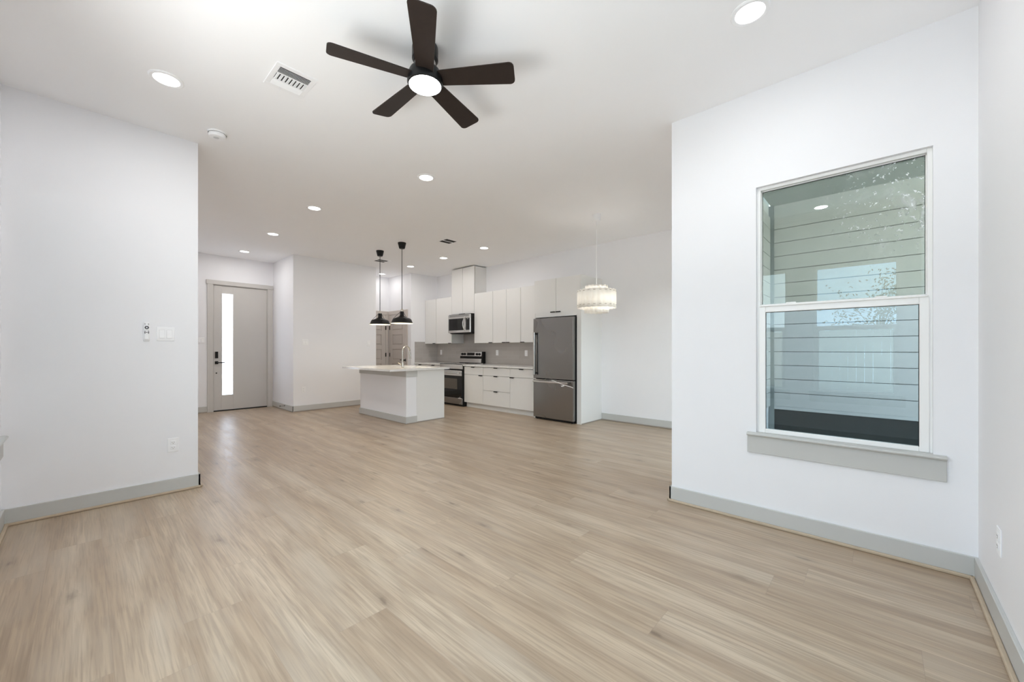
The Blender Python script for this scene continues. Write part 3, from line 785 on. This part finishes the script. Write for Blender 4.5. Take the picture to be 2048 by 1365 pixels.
# backguard
bgx = lambda u, v, d: (u, d, v)
b = B(); prism(b, [(5.845, 0.880), (5.945, 0.880), (5.945, 1.135), (5.875, 1.135)], bgx, RY0+0.002, RY1-0.002)
bg_ = obj('backguard', b, M['black'], t)
def slant(z): return 5.845 + (z-0.880)/(1.135-0.880)*0.030
def plate(z0, z1, y0, y1, th=0.004):
    b = B(); prism(b, [(slant(z0)-th, z0), (slant(z0), z0), (slant(z1), z1), (slant(z1)-th, z1)], bgx, y0, y1); return b
obj('control_panel', plate(1.035, 1.133, RY0+0.03, RY1-0.004, 0.010), M['steelb'], bg_, label='stainless panel with knobs and display')
obj('lower_panel', plate(0.892, 0.980, RY0+0.03, RY1-0.004, 0.006), M['steelb'], bg_, label='stainless lower strip')
obj('display', plate(1.052, 1.112, 6.545, 6.79, 0.012), M['blackg'], bg_)
for yy in (6.380, 6.462, 6.872, 6.955):
    b = B(); xx = slant(1.08)-0.010; lathe(b, 0, yy, [(0.026, xx), (0.026, xx-0.006), (0.020, xx-0.022), (0.0, xx-0.022)], 20, False, 'x', 1.080); box(b, xx-0.027, xx-0.020, yy-0.004, yy+0.004, 1.062, 1.098)
    obj('knob', b, M['black'], bg_)
# ------------------------------------------------------------------ microwave
t = thing('microwave', (5.7, 6.652, 1.54), 'stainless over-the-range microwave under the tall cabinet', 'microwave')
MX = 5.50; MY0, MY1 = 6.279, 7.026
b = B(); box(b, MX+0.03, 5.955, MY0, MY1, 1.545, 1.950, 0.003); box(b, MX+0.05, 5.90, MY0+0.02, MY1-0.02, 1.530, 1.545); obj('microwave_body', b, M['black'], t)
b = B(); box(b, MX+0.004, MX+0.030, MY0+0.002, MY1-0.002, 1.548, 1.938, 0.005); f = obj('microwave_door', b, M['steelb'], t)
b = B()
for k in range(5): box(b, MX+0.0025, MX+0.0045, MY0+0.05, MY1-0.05, 1.893+k*0.008, 1.896+k*0.008)
obj('vent_louver', b, M['slot'], f)
b = B(); box(b, MX, MX+0.005, 6.500, MY1-0.030, 1.600, 1.855, 0.002); obj('door_window', b, M['blackg'], f)
b = B(); box(b, MX, MX+0.005, MY0+0.026, 6.415, 1.600, 1.855, 0.002); obj('keypad', b, M['blackg'], f)
b = B(); box(b, MX-0.0006, MX+0.001, 6.335, 6.365, 1.832, 1.842); obj('clock_display', b, M['plastg'], f)
b = B(); tube(b, [(MX+0.006, 6.455, 1.872)] + [(MX-0.040*math.sin(PI*k/12)-0.004, 6.455+0.012*math.sin(PI*k/12), 1.872-0.284*k/12) for k in range(1, 12)] + [(MX+0.006, 6.455, 1.588)], 0.011, 12)
obj('door_handle', b, M['steelb'], f, smooth=50)

# ------------------------------------------------------------------ refrigerator
t = thing('refrigerator', (5.6, 3.94, 0), 'stainless bottom-freezer refrigerator set into white panels', 'refrigerator')
FX = 5.25; FY0, FY1 = 3.535, 4.352
b = B(); box(b, FX+0.065, 5.93, FY0+0.002, FY1-0.002, 0.03, 1.712, 0.004); obj('refrigerator_body', b, M['blackmetal'], t)
b = B(); box(b, FX+0.03, 5.90, FY0+0.02, FY1-0.02, 0.012, 0.045)
for yy in (FY0+0.045, FY1-0.045): lathe(b, FX+0.055, yy, [(0.018, 0.0), (0.018, 0.014)], 14)
obj('base_grille', b, M['black'], t)
b = B(); box(b, FX, FX+0.062, FY0, FY1, 0.698, 1.715, 0.007, 3); d1 = obj('refrigerator_door', b, M['steel'], t)
b = B(); box(b, FX, FX+0.062, FY0, FY1, 0.040, 0.684, 0.007, 3); d2 = obj('freezer_drawer', b, M['steel'], t)
b = B(); box(b, FX-0.060, FX-0.038, FY1-0.072, FY1-0.040, 0.755, 1.480, 0.004, 2)
obj('door_handle', b, M['steelb'], d1)
b = B()
for zz in (0.770, 1.440): box(b, FX-0.045, FX+0.003, FY1-0.074, FY1-0.046, zz, zz+0.03, 0.002)
box(b, FX-0.040, FX-0.030, FY1-0.0745, FY1-0.060, 0.757, 1.478); obj('handle_mount', b, M['black'], d1, label='black handle mounts')
b = B(); box(b, FX-0.060, FX-0.040, FY0+0.07, FY1-0.035, 0.634, 0.664, 0.004, 2)
for yy in (FY0+0.10, FY1-0.07): box(b, FX-0.045, FX+0.003, yy-0.012, yy+0.012, 0.638, 0.660, 0.002)
obj('drawer_handle', b, M['steelb'], d2)
b = B()                                               # peeling film left on the freezer handle
def ribbon(pts, wv):
    wv = Vector(wv); vs = [(b.verts.new(Vector(p)-wv), b.verts.new(Vector(p)+wv)) for p in pts]
    for (a0, a1), (c0, c1) in zip(vs, vs[1:]): b.faces.new((a0, a1, c1, c0))
ribbon([(FX-0.064, 3.92, 0.685), (FX-0.066, 3.85, 0.672), (FX-0.064, 3.78, 0.655), (FX-0.070, 3.72, 0.640), (FX-0.068, 3.66, 0.622), (FX-0.060, 3.58, 0.608), (FX-0.05, 3.50, 0.585)], (0, 0.004, 0.006))
ribbon([(FX-0.062, 3.74, 0.628), (FX-0.078, 3.71, 0.600), (FX-0.070, 3.66, 0.612)], (0, 0.006, 0.008))
fm = obj('peeling_film', b, M['film'], d2, label='strip of clear protective film peeling off')
sl = fm.modifiers.new('thickness', 'SOLIDIFY'); sl.thickness = 0.0008

# ------------------------------------------------------------------ island
IX0, IXP, IX1, IY0, IY1 = 3.485, 3.675, 4.235, 5.515, 7.060
t = thing('kitchen_island', (3.86, 6.29, 0), 'white kitchen island with grey apron and baseboard', 'kitchen island')
b = B(); box(b, IX0, IXP, IY0, IY1, 0, 0.8485, 0.001); obj('island_wall', b, M['wall'], t)
b = B(); box(b, IXP, IX1-0.02, IY0+0.001, IY1, 0.10, 0.8485, 0.001); box(b, IXP, IX1-0.09, IY0+0.02, IY1, 0, 0.10)
box(b, IXP, IX1, IY0-0.004, IY0+0.018, 0, 0.8485, 0.001); obj('cabinet_body', b, M['cab'], t)
wd = (IY1-IY0-0.018)/3
for k in range(3):
    ya = IY0+0.018+k*wd
    b = B(); box(b, IX1-0.02, IX1, ya+G, ya+wd-G, 0.102, 0.842, 0.001); dd = obj('cabinet_door', b, M['cab'], t)
    b = B(); box(b, IX1-0.01, IX1+0.02, ya+wd/2-0.05, ya+wd/2+0.05, 0.842, 0.845); obj('edge_pull', b, M['black'], dd)
b = B(); box(b, IX0-0.014, IX0, IY0-0.014, IY1+0.012, 0.748, 0.8485, 0.001); box(b, IX0, IXP+0.01, IY0-0.014, IY0, 0.748, 0.8485, 0.001)
obj('apron_board', b, M['trim'], t, label='grey board under the overhang')
b = B(); box(b, IX0-0.016, IX0, IY0-0.016, IY1+0.012, 0, 0.110, 0.002); box(b, IX0, IXP+0.005, IY0-0.016, IY0, 0, 0.110, 0.002)
obj('baseboard', b, M['trim'], t, label='grey baseboard around the seating side')
b = B(); box(b, IX0-0.026, IX0-0.016, IY0-0.026, IY1+0.012, 0, 0.012, 0.003); box(b, IX0-0.016, IX1, IY0-0.026, IY0-0.016, 0, 0.012, 0.003); box(b, IXP+0.005, IX1, IY0-0.016, IY0-0.004, 0, 0.014)
obj('shoe_molding', b, shg, t)
# worktop slab with sink cut-out
SX0, SX1, SY0, SY1 = 3.740, 4.150, 5.560, 6.260
b = B(); z0, z1 = 0.849, 0.879
TX0, TX1, TY0, TY1 = 3.16, 4.30, 5.45, 7.09
box(b, TX0, SX0, TY0, TY1, z0, z1); box(b, SX1, TX1, TY0, TY1, z0, z1); box(b, SX0, SX1, TY0, SY0, z0, z1); box(b, SX0, SX1, SY1, TY1, z0, z1)
bmesh.ops.remove_doubles(b, verts=b.verts, dist=1e-5)
tag(obj('island_worktop', b, M['quartz']), 'white quartz slab on the island, overhanging the seating side', 'worktop')
b = B(); r = 0.012
for (xa, xb, ya, yb) in ((SX0, SX0+r, SY0, SY1), (SX1-r, SX1, SY0, SY1), (SX0+r, SX1-r, SY0, SY0+r), (SX0+r, SX1-r, SY1-r, SY1)):
    box(b, xa-0.004 if xa == SX0 else xa, xb, ya, yb, 0.66, 0.8485)
box(b, SX0, SX1, SY0, SY1, 0.648, 0.66)
s_ = tag(obj('sink', b, M['steel']), 'undermount steel sink sunk in the island worktop', 'sink')
b = B(); lathe(b, (SX0+SX1)/2, 5.9, [(0.045, 0.660), (0.045, 0.663), (0.02, 0.664), (0.0, 0.662)], 24, False); obj('drain', b, M['black'], s_)
# faucet
fx, fy, fz = 3.62, 5.84, 0.879
t = thing('faucet', (fx, fy, fz), 'brushed nickel gooseneck faucet on the island', 'faucet')
b = B(); lathe(b, fx, fy, [(0.0, fz), (0.028, fz), (0.028, fz+0.006), (0.020, fz+0.012), (0.020, fz+0.125), (0.015, fz+0.135), (0.013, fz+0.15), (0.0, fz+0.15)], 24, False)
obj('faucet_body', b, M['nickel'], t, smooth=40)
dx, dy = math.cos(0.30), math.sin(0.30)
pts = [(fx, fy, fz+0.14)] + [(fx, fy, fz+0.16+0.02*k) for k in range(6)]
R_ = 0.090
zc = fz+0.27
for k in range(1, 19):
    a = PI*k/18*1.03
    pts.append((fx+dx*R_*(1-math.cos(a)), fy+dy*R_*(1-math.cos(a)), zc+R_*math.sin(a)))
b = B(); tube(b, pts, 0.0125, 14); obj('spout', b, M['nickel'], t, smooth=60)
e = Vector(pts[-1]); b = B(); tube(b, [e, e+Vector((0.004, 0.001, -0.055)), e+Vector((0.008, 0.002, -0.115))], 0.0155, 14, 0.0185); obj('spray_head', b, M['nickel'], t, smooth=50)
b = B(); tube(b, [(fx, fy, fz+0.060), (fx-0.03, fy+0.030, fz+0.063)], 0.013, 12); tube(b, [(fx-0.03, fy+0.030, fz+0.063), (fx-0.05, fy+0.060, fz+0.085)], 0.006, 8); obj('lever', b, M['nickel'], t)
b = B(); tube(b, [(fx+0.014, fy-0.012, fz+0.130), (fx+0.040, fy-0.034, fz+0.130)], 0.010, 14, 0.026); obj('sprayer_dock', b, M['black'], t, label='small black cone clipped on the faucet')

# ------------------------------------------------------------------ recessed lights
def downlight(x, y, label, power, col=(1.0, 0.965, 0.90)):
    t = thing('recessed_light', (x, y, H), label, 'ceiling light', 'recessed downlights in the ceiling')
    b = B(); lathe(b, x, y, [(0.092, H), (0.092, H-0.004), (0.086, H-0.009), (0.070, H-0.0075), (0.068, H-0.004)], 48, False); obj('trim_ring', b, M['plast'], t, smooth=40)
    b = B(); lathe(b, x, y, [(0.0695, H), (0.0695, H-0.0045), (0.0, H-0.0055)], 40, False); obj('diffuser', b, M['lens'], t, smooth=30)
    lamp('downlight_lamp', 'AREA', (x, y, H-0.011), power, 0.13, col, t)
    return t
warm, cool = (1.0, 0.975, 0.95), (0.97, 0.985, 1.0)
for x, y, lb, col, k in (
    (0.37, 3.452, 'round recessed light near the left wall, beside the large air vent', cool, 1.15),
    (2.416, 3.451, 'round recessed light in mid ceiling, just below and right of the fan', cool, 1.15),
    (2.394, 0.496, 'round recessed light near the window wall, cut close to the top edge', cool, 0.7),
    (0.165, 0.520, 'round recessed light seen only as a reflection in the window', cool, 1.0),
    (1.980, 5.240, 'nearest and largest recessed light of the row running to the front door', warm, 1.2),
    (1.991, 6.891, 'recessed light midway along the row running to the front door', warm, 1.2),
    (1.994, 8.511, 'recessed light right in front of the front door', warm, 1.2),
    (4.798, 5.107, 'kitchen recessed light nearest the dining lamp, above the drawers', warm, 1.15),
    (4.786, 6.252, 'kitchen recessed light in front of the tall cabinet', warm, 1.15),
    (4.794, 7.421, 'kitchen recessed light beside the pendant cords, near the side wall', warm, 1.15),
    (4.813, 8.661, 'recessed light inside the alcove above the two panelled doors', warm, 0.5)):
    downlight(x, y, lb, LAMP*k, col)

# ------------------------------------------------------------------ ceiling fan
FXc, FYc = 1.370, 1.966
t = thing('ceiling_fan', (FXc, FYc, H), 'dark five-blade ceiling fan with a bright round light', 'ceiling fan')
b = B(); lathe(b, FXc, FYc, [(0.0, H), (0.074, H), (0.076, H-0.012), (0.076, H-0.075), (0.066, H-0.085), (0.0, H-0.085)], 40, False); obj('canopy', b, M['blackmetal'], t, smooth=40)
b = B(); lathe(b, FXc, FYc, [(0.062, H-0.083), (0.060, H-0.115), (0.058, H-0.140)], 40, False); obj('motor_neck', b, M['steelb'], t, smooth=40, label='lighter metal neck above the blades')
zb_ = 2.795
b = B(); lathe(b, FXc, FYc, [(0.0, 2.855), (0.070, 2.855), (0.088, 2.842), (0.096, 2.825), (0.102, 2.790), (0.104, 2.770), (0.100, 2.760), (0.093, 2.757)], 48, False)
obj('motor_housing', b, M['blackmetal'], t, smooth=40)
b = B(); lathe(b, FXc, FYc, [(0.094, 2.765), (0.093, 2.757), (0.080, 2.752), (0.045, 2.748), (0.0, 2.747)], 48, False); obj('light_diffuser', b, M['fanlens'], t, smooth=60, label='glowing white round diffuser')
lamp('fan_lamp', 'AREA', (FXc, FYc, 2.744), LAMP*1.3, 0.17, (0.93, 0.97, 1.0), t)
for ang in (17.5, 89.5, 160.0, 233.5, 307.3):
    a = math.radians(ang)
    ex = Vector((math.cos(a), math.sin(a), 0)); et = Vector((-math.sin(a), math.cos(a), 0)); p = math.radians(12)
    tv = et*math.cos(p) - Vector((0, 0, 1))*math.sin(p); nv = ex.cross(tv)
    def outline():
        r0, r1, w0, w1, cr = 0.085, 0.530, 0.050, 0.070, 0.028
        pts = [(r0, -w0), (r1-cr, -w1)]
        pts += [(r1-cr+cr*math.sin(q), -w1+cr-cr*math.cos(q)) for q in (PI/8, PI/4, 3*PI/8, PI/2)]
        pts += [(r1-cr+cr*math.cos(q), w1-cr+cr*math.sin(q)) for q in (0, PI/8, PI/4, 3*PI/8, PI/2)]
        pts += [(r0, w0)]
        return pts
    c0 = Vector((FXc, FYc, zb_+0.003))
    b = B(); prism(b, outline(), lambda u, v, d: c0+ex*u+tv*v+nv*d, -0.003, 0.003)
    obj('fan_blade', b, M['blade'], t)
# ------------------------------------------------------------------ vents and detector
t = thing('air_vent', (0.934, 2.872, H), 'large white ceiling vent with three louver banks, near the fan', 'air vent', 'ceiling air vents')
vx0, vx1, vy0, vy1 = 0.812, 1.056, 2.730, 3.014
b = B()
box(b, vx0, vx1, vy0, vy0+0.035, H-0.006, H, 0.002); box(b, vx0, vx1, vy1-0.035, vy1, H-0.006, H, 0.002)
box(b, vx0, vx0+0.03, vy0+0.035, vy1-0.035, H-0.006, H, 0.002); box(b, vx1-0.03, vx1, vy0+0.035, vy1-0.035, H-0.006, H, 0.002)
box(b, vx0+0.03, vx1-0.03, vy0+0.098, vy0+0.108, H-0.006, H); box(b, vx0+0.03, vx1-0.03, vy0+0.182, vy0+0.190, H-0.006, H)
obj('vent_frame', b, M['plast'], t)
b = B(); box(b, vx0+0.03, vx1-0.03, vy0+0.035, vy1-0.035, H-0.001, H-0.0002); obj('vent_throat', b, M['slot'], t)
b = B()
for k in range(5):
    y = vy0+0.042+k*0.0125; prism(b, [(0.007, 0), (0.0, -0.007), (0.001, -0.008), (0.008, -0.001)], lambda u, v, d, y=y: (d, y+u, H-0.001+v), vx0+0.03, vx1-0.03)
for k in range(8):
    x = vx0+0.034+k*0.0235
    for q_ in (0.0, 0.0075): prism(b, [(0, 0), (0.003, -0.006), (0.0055, -0.006), (0.0030, 0.0)], lambda u, v, d, x=x+q_: (x+u, d, H-0.001+v), vy0+0.108, vy0+0.182)
for k in range(6):
    y = vy0+0.191+k*0.0095; prism(b, [(0, 0), (0.009, -0.007), (0.010, -0.006), (0.001, 0.001)], lambda u, v, d, y=y: (d, y+u, H-0.001+v), vx0+0.03, vx1-0.03)
obj('louver', b, M['plast'], t)
b = B(); box(b, 0.90, 0.906, vy1-0.033, vy1-0.028, H-0.022, H-0.004, 0.001); obj('damper_lever', b, M['plast'], t)

def small_vent(x, y, label):
    t = thing('air_vent', (x, y, H), label, 'air vent', 'ceiling air vents')
    b = B(); r, q = 0.14, 0.105
    box(b, x-r, x+r, y-r, y-q, H-0.005, H, 0.002); box(b, x-r, x+r, y+q, y+r, H-0.005, H, 0.002)
    box(b, x-r, x-q, y-q, y+q, H-0.005, H, 0.002); box(b, x+q, x+r, y-q, y+q, H-0.005, H, 0.002)
    box(b, x-q, x+q, y-0.012, y+0.012, H-0.005, H, 0.001)
    obj('vent_frame', b, M['plast'], t)
    b = B(); box(b, x-q, x+q, y-q, y+q, H-0.0012, H-0.0003); obj('vent_throat', b, M['slot'], t)
    b = B()
    for sgn in (-1, 1):
        for k in range(5):
            yy = y+sgn*(0.022+k*0.018); prism(b, [(0, 0), (0.004, -0.004), (0.005, -0.004), (0.001, 0)], lambda u, v, d, yy=yy: (d, yy+u, H-0.001+v), x-q, x+q)
    obj('louver', b, M['slot'], t)
    return t
small_vent(4.098, 5.235, 'small dark-slotted ceiling vent between the kitchen lights and the pendants')
small_vent(4.088, 7.385, 'small dark-slotted ceiling vent behind the left pendant cord')

t = thing('smoke_detector', (0.752, 4.00, H), 'round white smoke detector on the ceiling by the wall corner', 'smoke detector')
x, y = 0.748, 4.005
b = B(); lathe(b, x, y, [(0.0, H), (0.066, H), (0.067, H-0.010), (0.064, H-0.013)], 40, False); lathe(b, x, y, [(0.060, H-0.013), (0.062, H-0.030), (0.056, H-0.042), (0.035, H-0.047), (0.0, H-0.048)], 40, False)
obj('detector_body', b, M['plast'], t, smooth=35)
b = B(); lathe(b, x, y, [(0.059, H-0.010), (0.059, H-0.016)], 40, False); obj('vent_gap', b, M['slot'], t)
b = B(); lathe(b, x-0.01, y-0.01, [(0.020, H-0.0485), (0.018, H-0.050), (0.0, H-0.050)], 24, False); obj('test_button', b, M['plastg'], t)

# ------------------------------------------------------------------ pendants over the island
def pendant(x, y, zr, label):
    t = thing('pendant_lamp', (x, y, H), label, 'pendant lamp', 'black pendants over the island')
    b = B(); lathe(b, x, y, [(0.0, H), (0.066, H), (0.068, H-0.008), (0.048, H-0.092), (0.043, H-0.098), (0.0, H-0.098)], 32, False); obj('canopy', b, M['black'], t, smooth=40)
    b = B(); tube(b, [(x, y, H-0.09), (x, y, zr+0.20)], 0.0055, 10); obj('cord', b, M['blackmetal'], t, label='black cord')
    b = B(); lathe(b, x, y, [(0.0, zr+0.245), (0.012, zr+0.245), (0.024, zr+0.225), (0.026, zr+0.205), (0.024, zr+0.19), (0.0, zr+0.19)], 24, False); obj('socket_cap', b, M['nickel'], t, smooth=40, label='metal cap above the shade')
    b = B()
    lathe(b, x, y, [(0.0, zr+0.20), (0.030, zr+0.20), (0.034, zr+0.19), (0.034, zr+0.135), (0.042, zr+0.122), (0.085, zr+0.098), (0.130, zr+0.083), (0.150, zr+0.070), (0.162, zr+0.045), (0.172, zr+0.015), (0.180, zr+0.002), (0.180, zr)], 56, False)
    sh = obj('lamp_shade', b, M['black'], t, smooth=40)
    b = B(); lathe(b, x, y, [(0.0, zr+0.112), (0.040, zr+0.112), (0.083, zr+0.094), (0.127, zr+0.079), (0.146, zr+0.067), (0.158, zr+0.043), (0.168, zr+0.014), (0.178, zr-0.002), (0.180, zr)], 56, False)
    obj('shade_lining', b, M['shadein'], sh, smooth=40, label='glowing pale inside of the shade')
    b = B()
    for k in range(3):
        a = 2*PI*k/3+0.3; c, s = math.cos(a), math.sin(a)
        tube(b, [(x+0.026*c, y+0.026*s, zr+0.195), (x+0.075*c, y+0.075*s, zr+0.148), (x+0.150*c, y+0.150*s, zr+0.074)], 0.003, 6)
    obj('brace', b, M['blackmetal'], t)
    b = B(); bmesh.ops.create_uvsphere(b, u_segments=20, v_segments=12, radius=0.030, matrix=Matrix.Translation((x, y, zr+0.055))); obj('bulb', b, M['bulb'], t, smooth=60)
    lamp('pendant_light', 'AREA', (x, y, zr+0.020), 2.2, 0.10, (1.0, 0.86, 0.64), t)
    return t
pendant(3.659, 6.655, 1.642, 'black dome pendant on the left, hanging over the far end of the island')
pendant(3.634, 5.881, 1.628, 'black dome pendant on the right, hanging closer over the faucet')

# ------------------------------------------------------------------ dining lamp
x, y = 4.627, 2.745
t = thing('tiered_pendant', (x, y, H), 'white tiered pendant lamp with a slatted drum shade, in the dining corner', 'pendant lamp')
b = B(); lathe(b, x, y, [(0.0, H), (0.056, H), (0.057, H-0.01), (0.054, H-0.090), (0.050, H-0.094), (0.0, H-0.094)], 32, False); obj('canopy', b, M['plast'], t, smooth=40)
b = B(); tube(b, [(x, y, H-0.09), (x, y, 2.03)], 0.005, 10); obj('cord', b, M['plast'], t)
def fluted(r, z0, z1, n=22, depth=0.010):
    b = B(); k = n*10; top = []; bot = []
    for i in range(k):
        a = 2*PI*i/k; rr = r + depth*abs(math.sin(a*n/2)) - depth
        top.append(b.verts.new((x+rr*math.cos(a), y+rr*math.sin(a), z1+0.006*abs(math.sin(a*n/2))))); bot.append(b.verts.new((x+rr*math.cos(a), y+rr*math.sin(a), z0-0.006*abs(math.sin(a*n/2)))))
    for i in range(k):
        j = (i+1) % k; b.faces.new((top[i], top[j], bot[j], bot[i]))
    return b
for nm, r, z0, z1 in (('upper_tier', 0.150, 1.985, 2.032), ('drum_shade', 0.255, 1.742, 1.972), ('lower_tier', 0.160, 1.682, 1.775)):
    o = obj(nm, fluted(r, z0, z1, 22 if r > 0.2 else 16), M['shade'], t, smooth=30)
    sm = o.modifiers.new('thickness', 'SOLIDIFY'); sm.thickness = 0.0015
slot_m = principled('shade_slot', (0.42, 0.38, 0.33), 0.6)
for zz in (1.775, 1.955):
    for k in range(22):
        a0 = 2*PI*(k+0.5)/22 - 0.055; a1 = a0 + 0.11
        fn = lambda u, v, d: (x+u*math.cos(v), y+u*math.sin(v), zz+d)
        b = B(); prism(b, [(0.255, a0), (0.2575, a0), (0.2575, a1), (0.255, a1)], fn, -0.003, 0.003)
        obj('slot', b, slot_m, t)
b = B()
for zz in (1.958, 1.762):
    for k in range(3):
        a = 2*PI*k/3; tube(b, [(x, y, zz), (x+0.243*math.cos(a), y+0.243*math.sin(a), zz)], 0.002, 6)
tube(b, [(x, y, 2.035), (x, y, 1.76)], 0.006, 8); obj('shade_frame', b, M['plast'], t)
b = B(); bmesh.ops.create_uvsphere(b, u_segments=20, v_segments=12, radius=0.035, matrix=Matrix.Translation((x, y, 1.85))); obj('bulb', b, M['bulb'], t, smooth=60)
lamp('tiered_light', 'POINT', (x+0.05, y, 1.86), 5.0, 0.05, (1.0, 0.96, 0.90), t)

# ------------------------------------------------------------------ wall plates
def plate_xyz(o, s, z, face):                # face: (axis, wall coordinate, outward sign)
    ax, w_, sg = face
    return (w_+sg*o, s, z) if ax == 'x' else (s, w_+sg*o, z)
def bxf(b, face, o0, o1, s0, s1, z0, z1, bev=0.0):
    p, q = plate_xyz(o0, s0, z0, face), plate_xyz(o1, s1, z1, face)
    box(b, p[0], q[0], p[1], q[1], z0, z1, bev)
def outlet(face, s, z, label, group='white duplex outlets', w_=0.072, h_=0.116):
    t = thing('power_outlet', plate_xyz(0, s, z, face), label, 'outlet', group)
    b = B(); bxf(b, face, 0, 0.005, s-w_/2, s+w_/2, z-h_/2, z+h_/2, 0.002); obj('cover_plate', b, M['plast'], t)
    for dz in (-0.021, 0.021):
        b = B(); bxf(b, face, 0.005, 0.0075, s-0.017, s+0.017, z+dz-0.0145, z+dz+0.0145, 0.003); r = obj('receptacle', b, M['plast'], t)
        b = B(); bxf(b, face, 0.0074, 0.008, s-0.008, s-0.0062, z+dz-0.002, z+dz+0.006); bxf(b, face, 0.0074, 0.008, s+0.0062, s+0.008, z+dz-0.002, z+dz+0.006); bxf(b, face, 0.0074, 0.008, s-0.002, s+0.002, z+dz-0.010, z+dz-0.006)
        obj('socket_slots', b, M['slot'], r)
    return t
def switch(face, s, z, n, label, group='white rocker switches'):
    w_ = 0.070 + 0.044*(n-1)
    t = thing('light_switch', plate_xyz(0, s, z, face), label, 'light switch', group)
    b = B(); bxf(b, face, 0, 0.006, s-w_/2, s+w_/2, z-0.057, z+0.057, 0.003); obj('cover_plate', b, M['plast'], t)
    for k in range(n):
        c = s + (k-(n-1)/2)*0.046
        b = B(); bxf(b, face, 0.0055, 0.0068, c-0.0175, c+0.0175, z-0.0345, z+0.0345); obj('rocker_frame', b, M['plastg'], t)
        p0 = [(0.006, -0.033), (0.0145, -0.033), (0.0075, 0.033), (0.006, 0.033)]
        b = B(); prism(b, p0, lambda u, v, d: plate_xyz(u, d, z+v, face), c-0.0162, c+0.0162); obj('rocker', b, M['plast'], t)
    return t
FL, FH, FE, FK, FR = ('y', YL, -1), ('y', 8.10, -1), ('y', 9.25, -1), ('x', XK-0.008, -1), ('y', YR, 1)
outlet(FL, 0.506, 0.394, 'white duplex outlet low on the left wall near its end')
outlet(FH, 2.862, 0.412, 'white duplex outlet low on the hall wall, below the switches')
outlet(FR, 2.660, 0.375, 'white outlet seen edge-on on the right wall')
outlet(FK, 7.873, 1.114, 'white outlet on the backsplash left of the range')
outlet(FK, 5.932, 1.115, 'white outlet on the backsplash just right of the range')
outlet(FK, 5.120, 1.111, 'white outlet on the backsplash nearest the refrigerator')
switch(FL, 0.459, 1.322, 2, 'double rocker switch on the left wall beside the remote control')
switch(FH, 2.889, 1.325, 2, 'double rocker switch on the hall wall right of the front door')
switch(FH, 4.183, 1.315, 1, 'single switch at the right end of the hall wall')
switch(FE, 1.475, 1.350, 2, 'double rocker switch left of the front door')
# remote control in its wall cradle
t = thing('remote_control', (0.342, YL, 1.27), 'white fan remote with grey buttons hanging on the left wall', 'remote control')
b = B(); bxf(b, FL, 0, 0.010, 0.321, 0.363, 1.262, 1.330, 0.004); obj('wall_cradle', b, M['plast'], t)
b = B(); bxf(b, FL, 0.006, 0.026, 0.3235, 0.3605, 1.272, 1.415, 0.008); rb = obj('remote_body', b, M['plast'], t)
grey = principled('grey_buttons', (0.10, 0.10, 0.115), 0.5)
b = B()
c = 0.342
lathe(b, c, 0, [(0.0, YL-0.0272), (0.0045, YL-0.0272)], 20, False, 'y', 1.3705)
vs = None
ring = B(); lathe(ring, c, 0, [(0.0045, YL-0.0268), (0.0135, YL-0.0268), (0.0135, YL-0.026), (0.0045, YL-0.026)], 28, False, 'y', 1.3705)
obj('button_ring', ring, grey, rb); b.free()
b = B()
for sx in (-1, 1):
    bxf(b, FL, 0.0255, 0.027, c+sx*0.0105-0.003, c+sx*0.0105+0.003, 1.397, 1.402); bxf(b, FL, 0.0255, 0.027, c+sx*0.0105-0.003, c+sx*0.0105+0.003, 1.3885, 1.391)
    bxf(b, FL, 0.0255, 0.027, c+sx*0.0105-0.003, c+sx*0.0105+0.003, 1.347, 1.350); bxf(b, FL, 0.0255, 0.027, c+sx*0.0105-0.003, c+sx*0.0105+0.003, 1.322, 1.341)
bxf(b, FL, 0.0255, 0.027, c-0.004, c+0.004, 1.348, 1.350); bxf(b, FL, 0.0255, 0.027, c-0.0035, c+0.0035, 1.328, 1.335)
obj('button', b, grey, rb, label='grey buttons')
# door stop
t = thing('door_stop', (2.665, 8.52, 0.075), 'small black spring door stop on the hall baseboard', 'door stop')
b = B(); lathe(b, 0, 8.52, [(0.011, 2.665), (0.011, 2.659), (0.006, 2.657)], 14, True, 'x', 0.085)
pts = [(2.660-0.075*k/90, 8.52+0.0055*math.cos(k*0.7), 0.085+0.0055*math.sin(k*0.7)) for k in range(91)]
tube(b, pts, 0.0012, 5); obj('spring', b, M['black'], t)
b = B(); lathe(b, 0, 8.52, [(0.008, 2.588), (0.008, 2.576)], 14, True, 'x', 0.085); obj('rubber_tip', b, M['black'], t)

# ------------------------------------------------------------------ sky portals in the real openings (only guide daylight sampling)
def portal(name, loc, rot, sx, sy):
    l = bpy.data.lights.new(name, 'AREA'); l.shape = 'RECTANGLE'; l.size = sx; l.size_y = sy
    l.cycles.is_portal = True
    o = bpy.data.objects.new(name, l); COL.objects.link(o); o.location = loc; o.rotation_euler = rot
    return o
for i, (ya, yb, za, zb) in enumerate(RW):
    portal('daylight_opening', (XR-T-0.03, (ya+yb)/2, (za+zb)/2), (0, -PI/2, 0), zb-za, yb-ya)
portal('daylight_opening', ((gx0+gx1)/2, 9.42, (gz0+gz1)/2), (-PI/2, 0, 0), gx1-gx0, gz1-gz0)
portal('daylight_opening', ((SDX0+SDX1)/2, 1.03, SDZ/2), (PI/2, 0, 0), SDX1-SDX0, SDZ)
portal('daylight_opening', (XW+T+0.05, (WO[0]+WO[1])/2, (WO[2]+WO[3])/2), (0, PI/2, 0), WO[3]-WO[2], WO[1]-WO[0])
